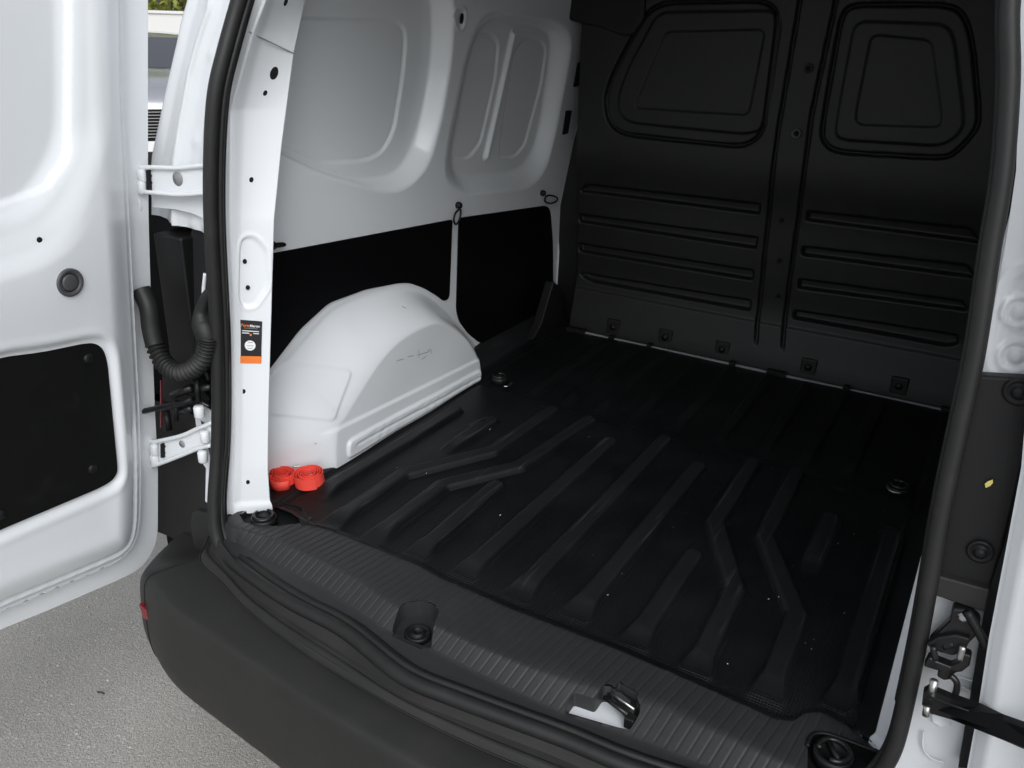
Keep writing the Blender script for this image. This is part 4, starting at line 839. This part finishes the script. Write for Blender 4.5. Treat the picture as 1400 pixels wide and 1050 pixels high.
# car
CARP = mat('silver_car_paint', (.42, .43, .45), .25, metal=.4, coat=1); GLASS = mat('tinted_glass', (.05, .05, .06), .06, coat=1); CHROME = mat('chrome', (.8, .8, .8), .12, metal=1)
cc0 = C0 + dirv * 8.6 + side_ * -.35
car = empty('parked_car', cc0, 'silver car parked nose towards the van beyond the open door', 'car')
car.rotation_euler = (0, 0, math.atan2(dirv.y, dirv.x) - math.pi / 2)
def loft(name, secs, m, par):   # secs: list of (y, [(x,z)...])
    return grid(name, [[(x, y, z) for x, z in s] for y, s in secs], m, par)
def sec(w_, z0, z1, r=.12): return [(-w_, z0), (-w_ - .02, (z0 + z1) / 2), (-w_, z1 - r), (-w_ + r * .5, z1 - .02), (-w_ * .5, z1), (0, z1 + .01), (w_ * .5, z1), (w_ - r * .5, z1 - .02), (w_, z1 - r), (w_ + .02, (z0 + z1) / 2), (w_, z0)]
loft('body', [(-.02, sec(.70, .35, .60)), (0, sec(.78, .25, .74)), (.06, sec(.84, .22, .84)), (.3, sec(.87, .2, .93)), (.95, sec(.88, .2, 1.0)), (1.2, sec(.88, .2, 1.02)), (3.6, sec(.88, .2, 1.02)), (4.2, sec(.82, .25, .95)), (4.3, sec(.7, .3, .7))], CARP, car)
loft('roof', [(1.80, sec(.60, .99, 1.27, .08)), (2.0, sec(.62, .99, 1.31, .08)), (3.2, sec(.62, .99, 1.31, .08)), (3.9, sec(.60, .95, 1.05, .05))], CARP, car)
slab('windscreen', [(-.74, 1.08, 1.02), (.74, 1.08, 1.02), (.60, 1.80, 1.275), (-.60, 1.80, 1.275)], (0, .02, .01), GLASS, car)
for k in range(9): box('grille_slat', (-.42, -.045, .50 + k * .027), (.42, -.02, .508 + k * .027), CHROME, car, bevel=0)
box('grille', (-.45, -.03, .47), (.45, .0, .74), HOLE, car, bevel=0)
for s in (-1, 1):
    box('headlight', (s * .66 - .14, -.035, .62), (s * .66 + .14, .05, .76), PRINTW, car, bevel=.02)
    for y in (.85, 3.4): lathe('wheel', [(.0, -.1), (.31, -.1), (.31, .1), (.2, .11), (0, .08)], (s * .80, y, .31), (s, 0, 0), RUBBER, car, seg=24)
    box('wing_mirror', (s * .95 - .09, 1.25, .98), (s * .95 + .09, 1.35, 1.10), CARP, car, bevel=.02)
box('number_plate', (-.26, -.06, .38), (.26, -.045, .47), PRINTW, car, bevel=0)
# white panelled wall
WALLP = mat('white_wall_panel', (.78, .77, .74), .6, bump=[(20, .2, .003)])
wl = empty('panel_wall', C0 + dirv * 15.5, 'low white panelled wall behind the parked car', 'wall')
wl.rotation_euler = (0, 0, math.atan2(side_.y, side_.x))
for k in range(-6, 7): box('wall_panel', (k * 1.0 - .494, 0, .25), (k * 1.0 + .494, .08, 1.47), WALLP, wl, bevel=.004)
box('coping', (-6.5, -.03, 1.472), (6.5, .11, 1.515), WALLP, wl, bevel=.004); box('plinth', (-6.5, -.02, 0), (6.5, .1, .248), GREYR, wl, bevel=0)
# tree
LEAF = mat('yellow_green_leaves', (.20, .24, .025), .55, var=(2.5, (.34, .33, .05), .4, .7)); BARK = mat('bark', (.10, .08, .06), .8, bump=[(30, .6, .02)])
def tree(loc, h, rad, lab, n):
    t = empty('leafy_tree', loc, lab, 'tree')
    tube('trunk', [(0, 0, 0), (.05, .02, h * .3), (-.04, .05, h * .6), (0, 0, h * .85)], lambda q: .16 * (1 - .75 * q), BARK, t, seg=10)
    for k in range(6):
        a = k * 1.05; tube('limb', [(0, 0, h * (.22 + .08 * k)), (rad * .35 * math.cos(a), rad * .35 * math.sin(a), h * (.32 + .08 * k)), (rad * .75 * math.cos(a), rad * .75 * math.sin(a), h * (.40 + .09 * k))], lambda q: .05 * (1 - .8 * q), BARK, t, seg=6)
    V = []; F = []
    cl = [(random.gauss(0, .45) * rad, random.gauss(0, .45) * rad, h * random.uniform(.16, 1.0), random.uniform(.3, .55) * rad * .6) for _ in range(60)]
    for i in range(n):
        c = random.choice(cl); p = Vector((c[0] + random.gauss(0, c[3]), c[1] + random.gauss(0, c[3]), max(.5, c[2] + random.gauss(0, c[3] * .7))))
        u = Vector((random.gauss(0, 1), random.gauss(0, 1), random.gauss(0, 1))).normalized(); v = u.orthogonal().normalized(); s = random.uniform(.04, .085)
        b = len(V); V += [p - u * s, p + v * s * .5, p + u * s, p - v * s * .5]; F.append((b, b + 1, b + 2, b + 3))
    mesh_np('crown', V, F, LEAF, t, smooth=False)
    return t
tree(C0 + dirv * 21 + side_ * .3, 5.5, 2.2, 'yellow-green leafy tree above the white wall, seen through the gap by the door', 16000)
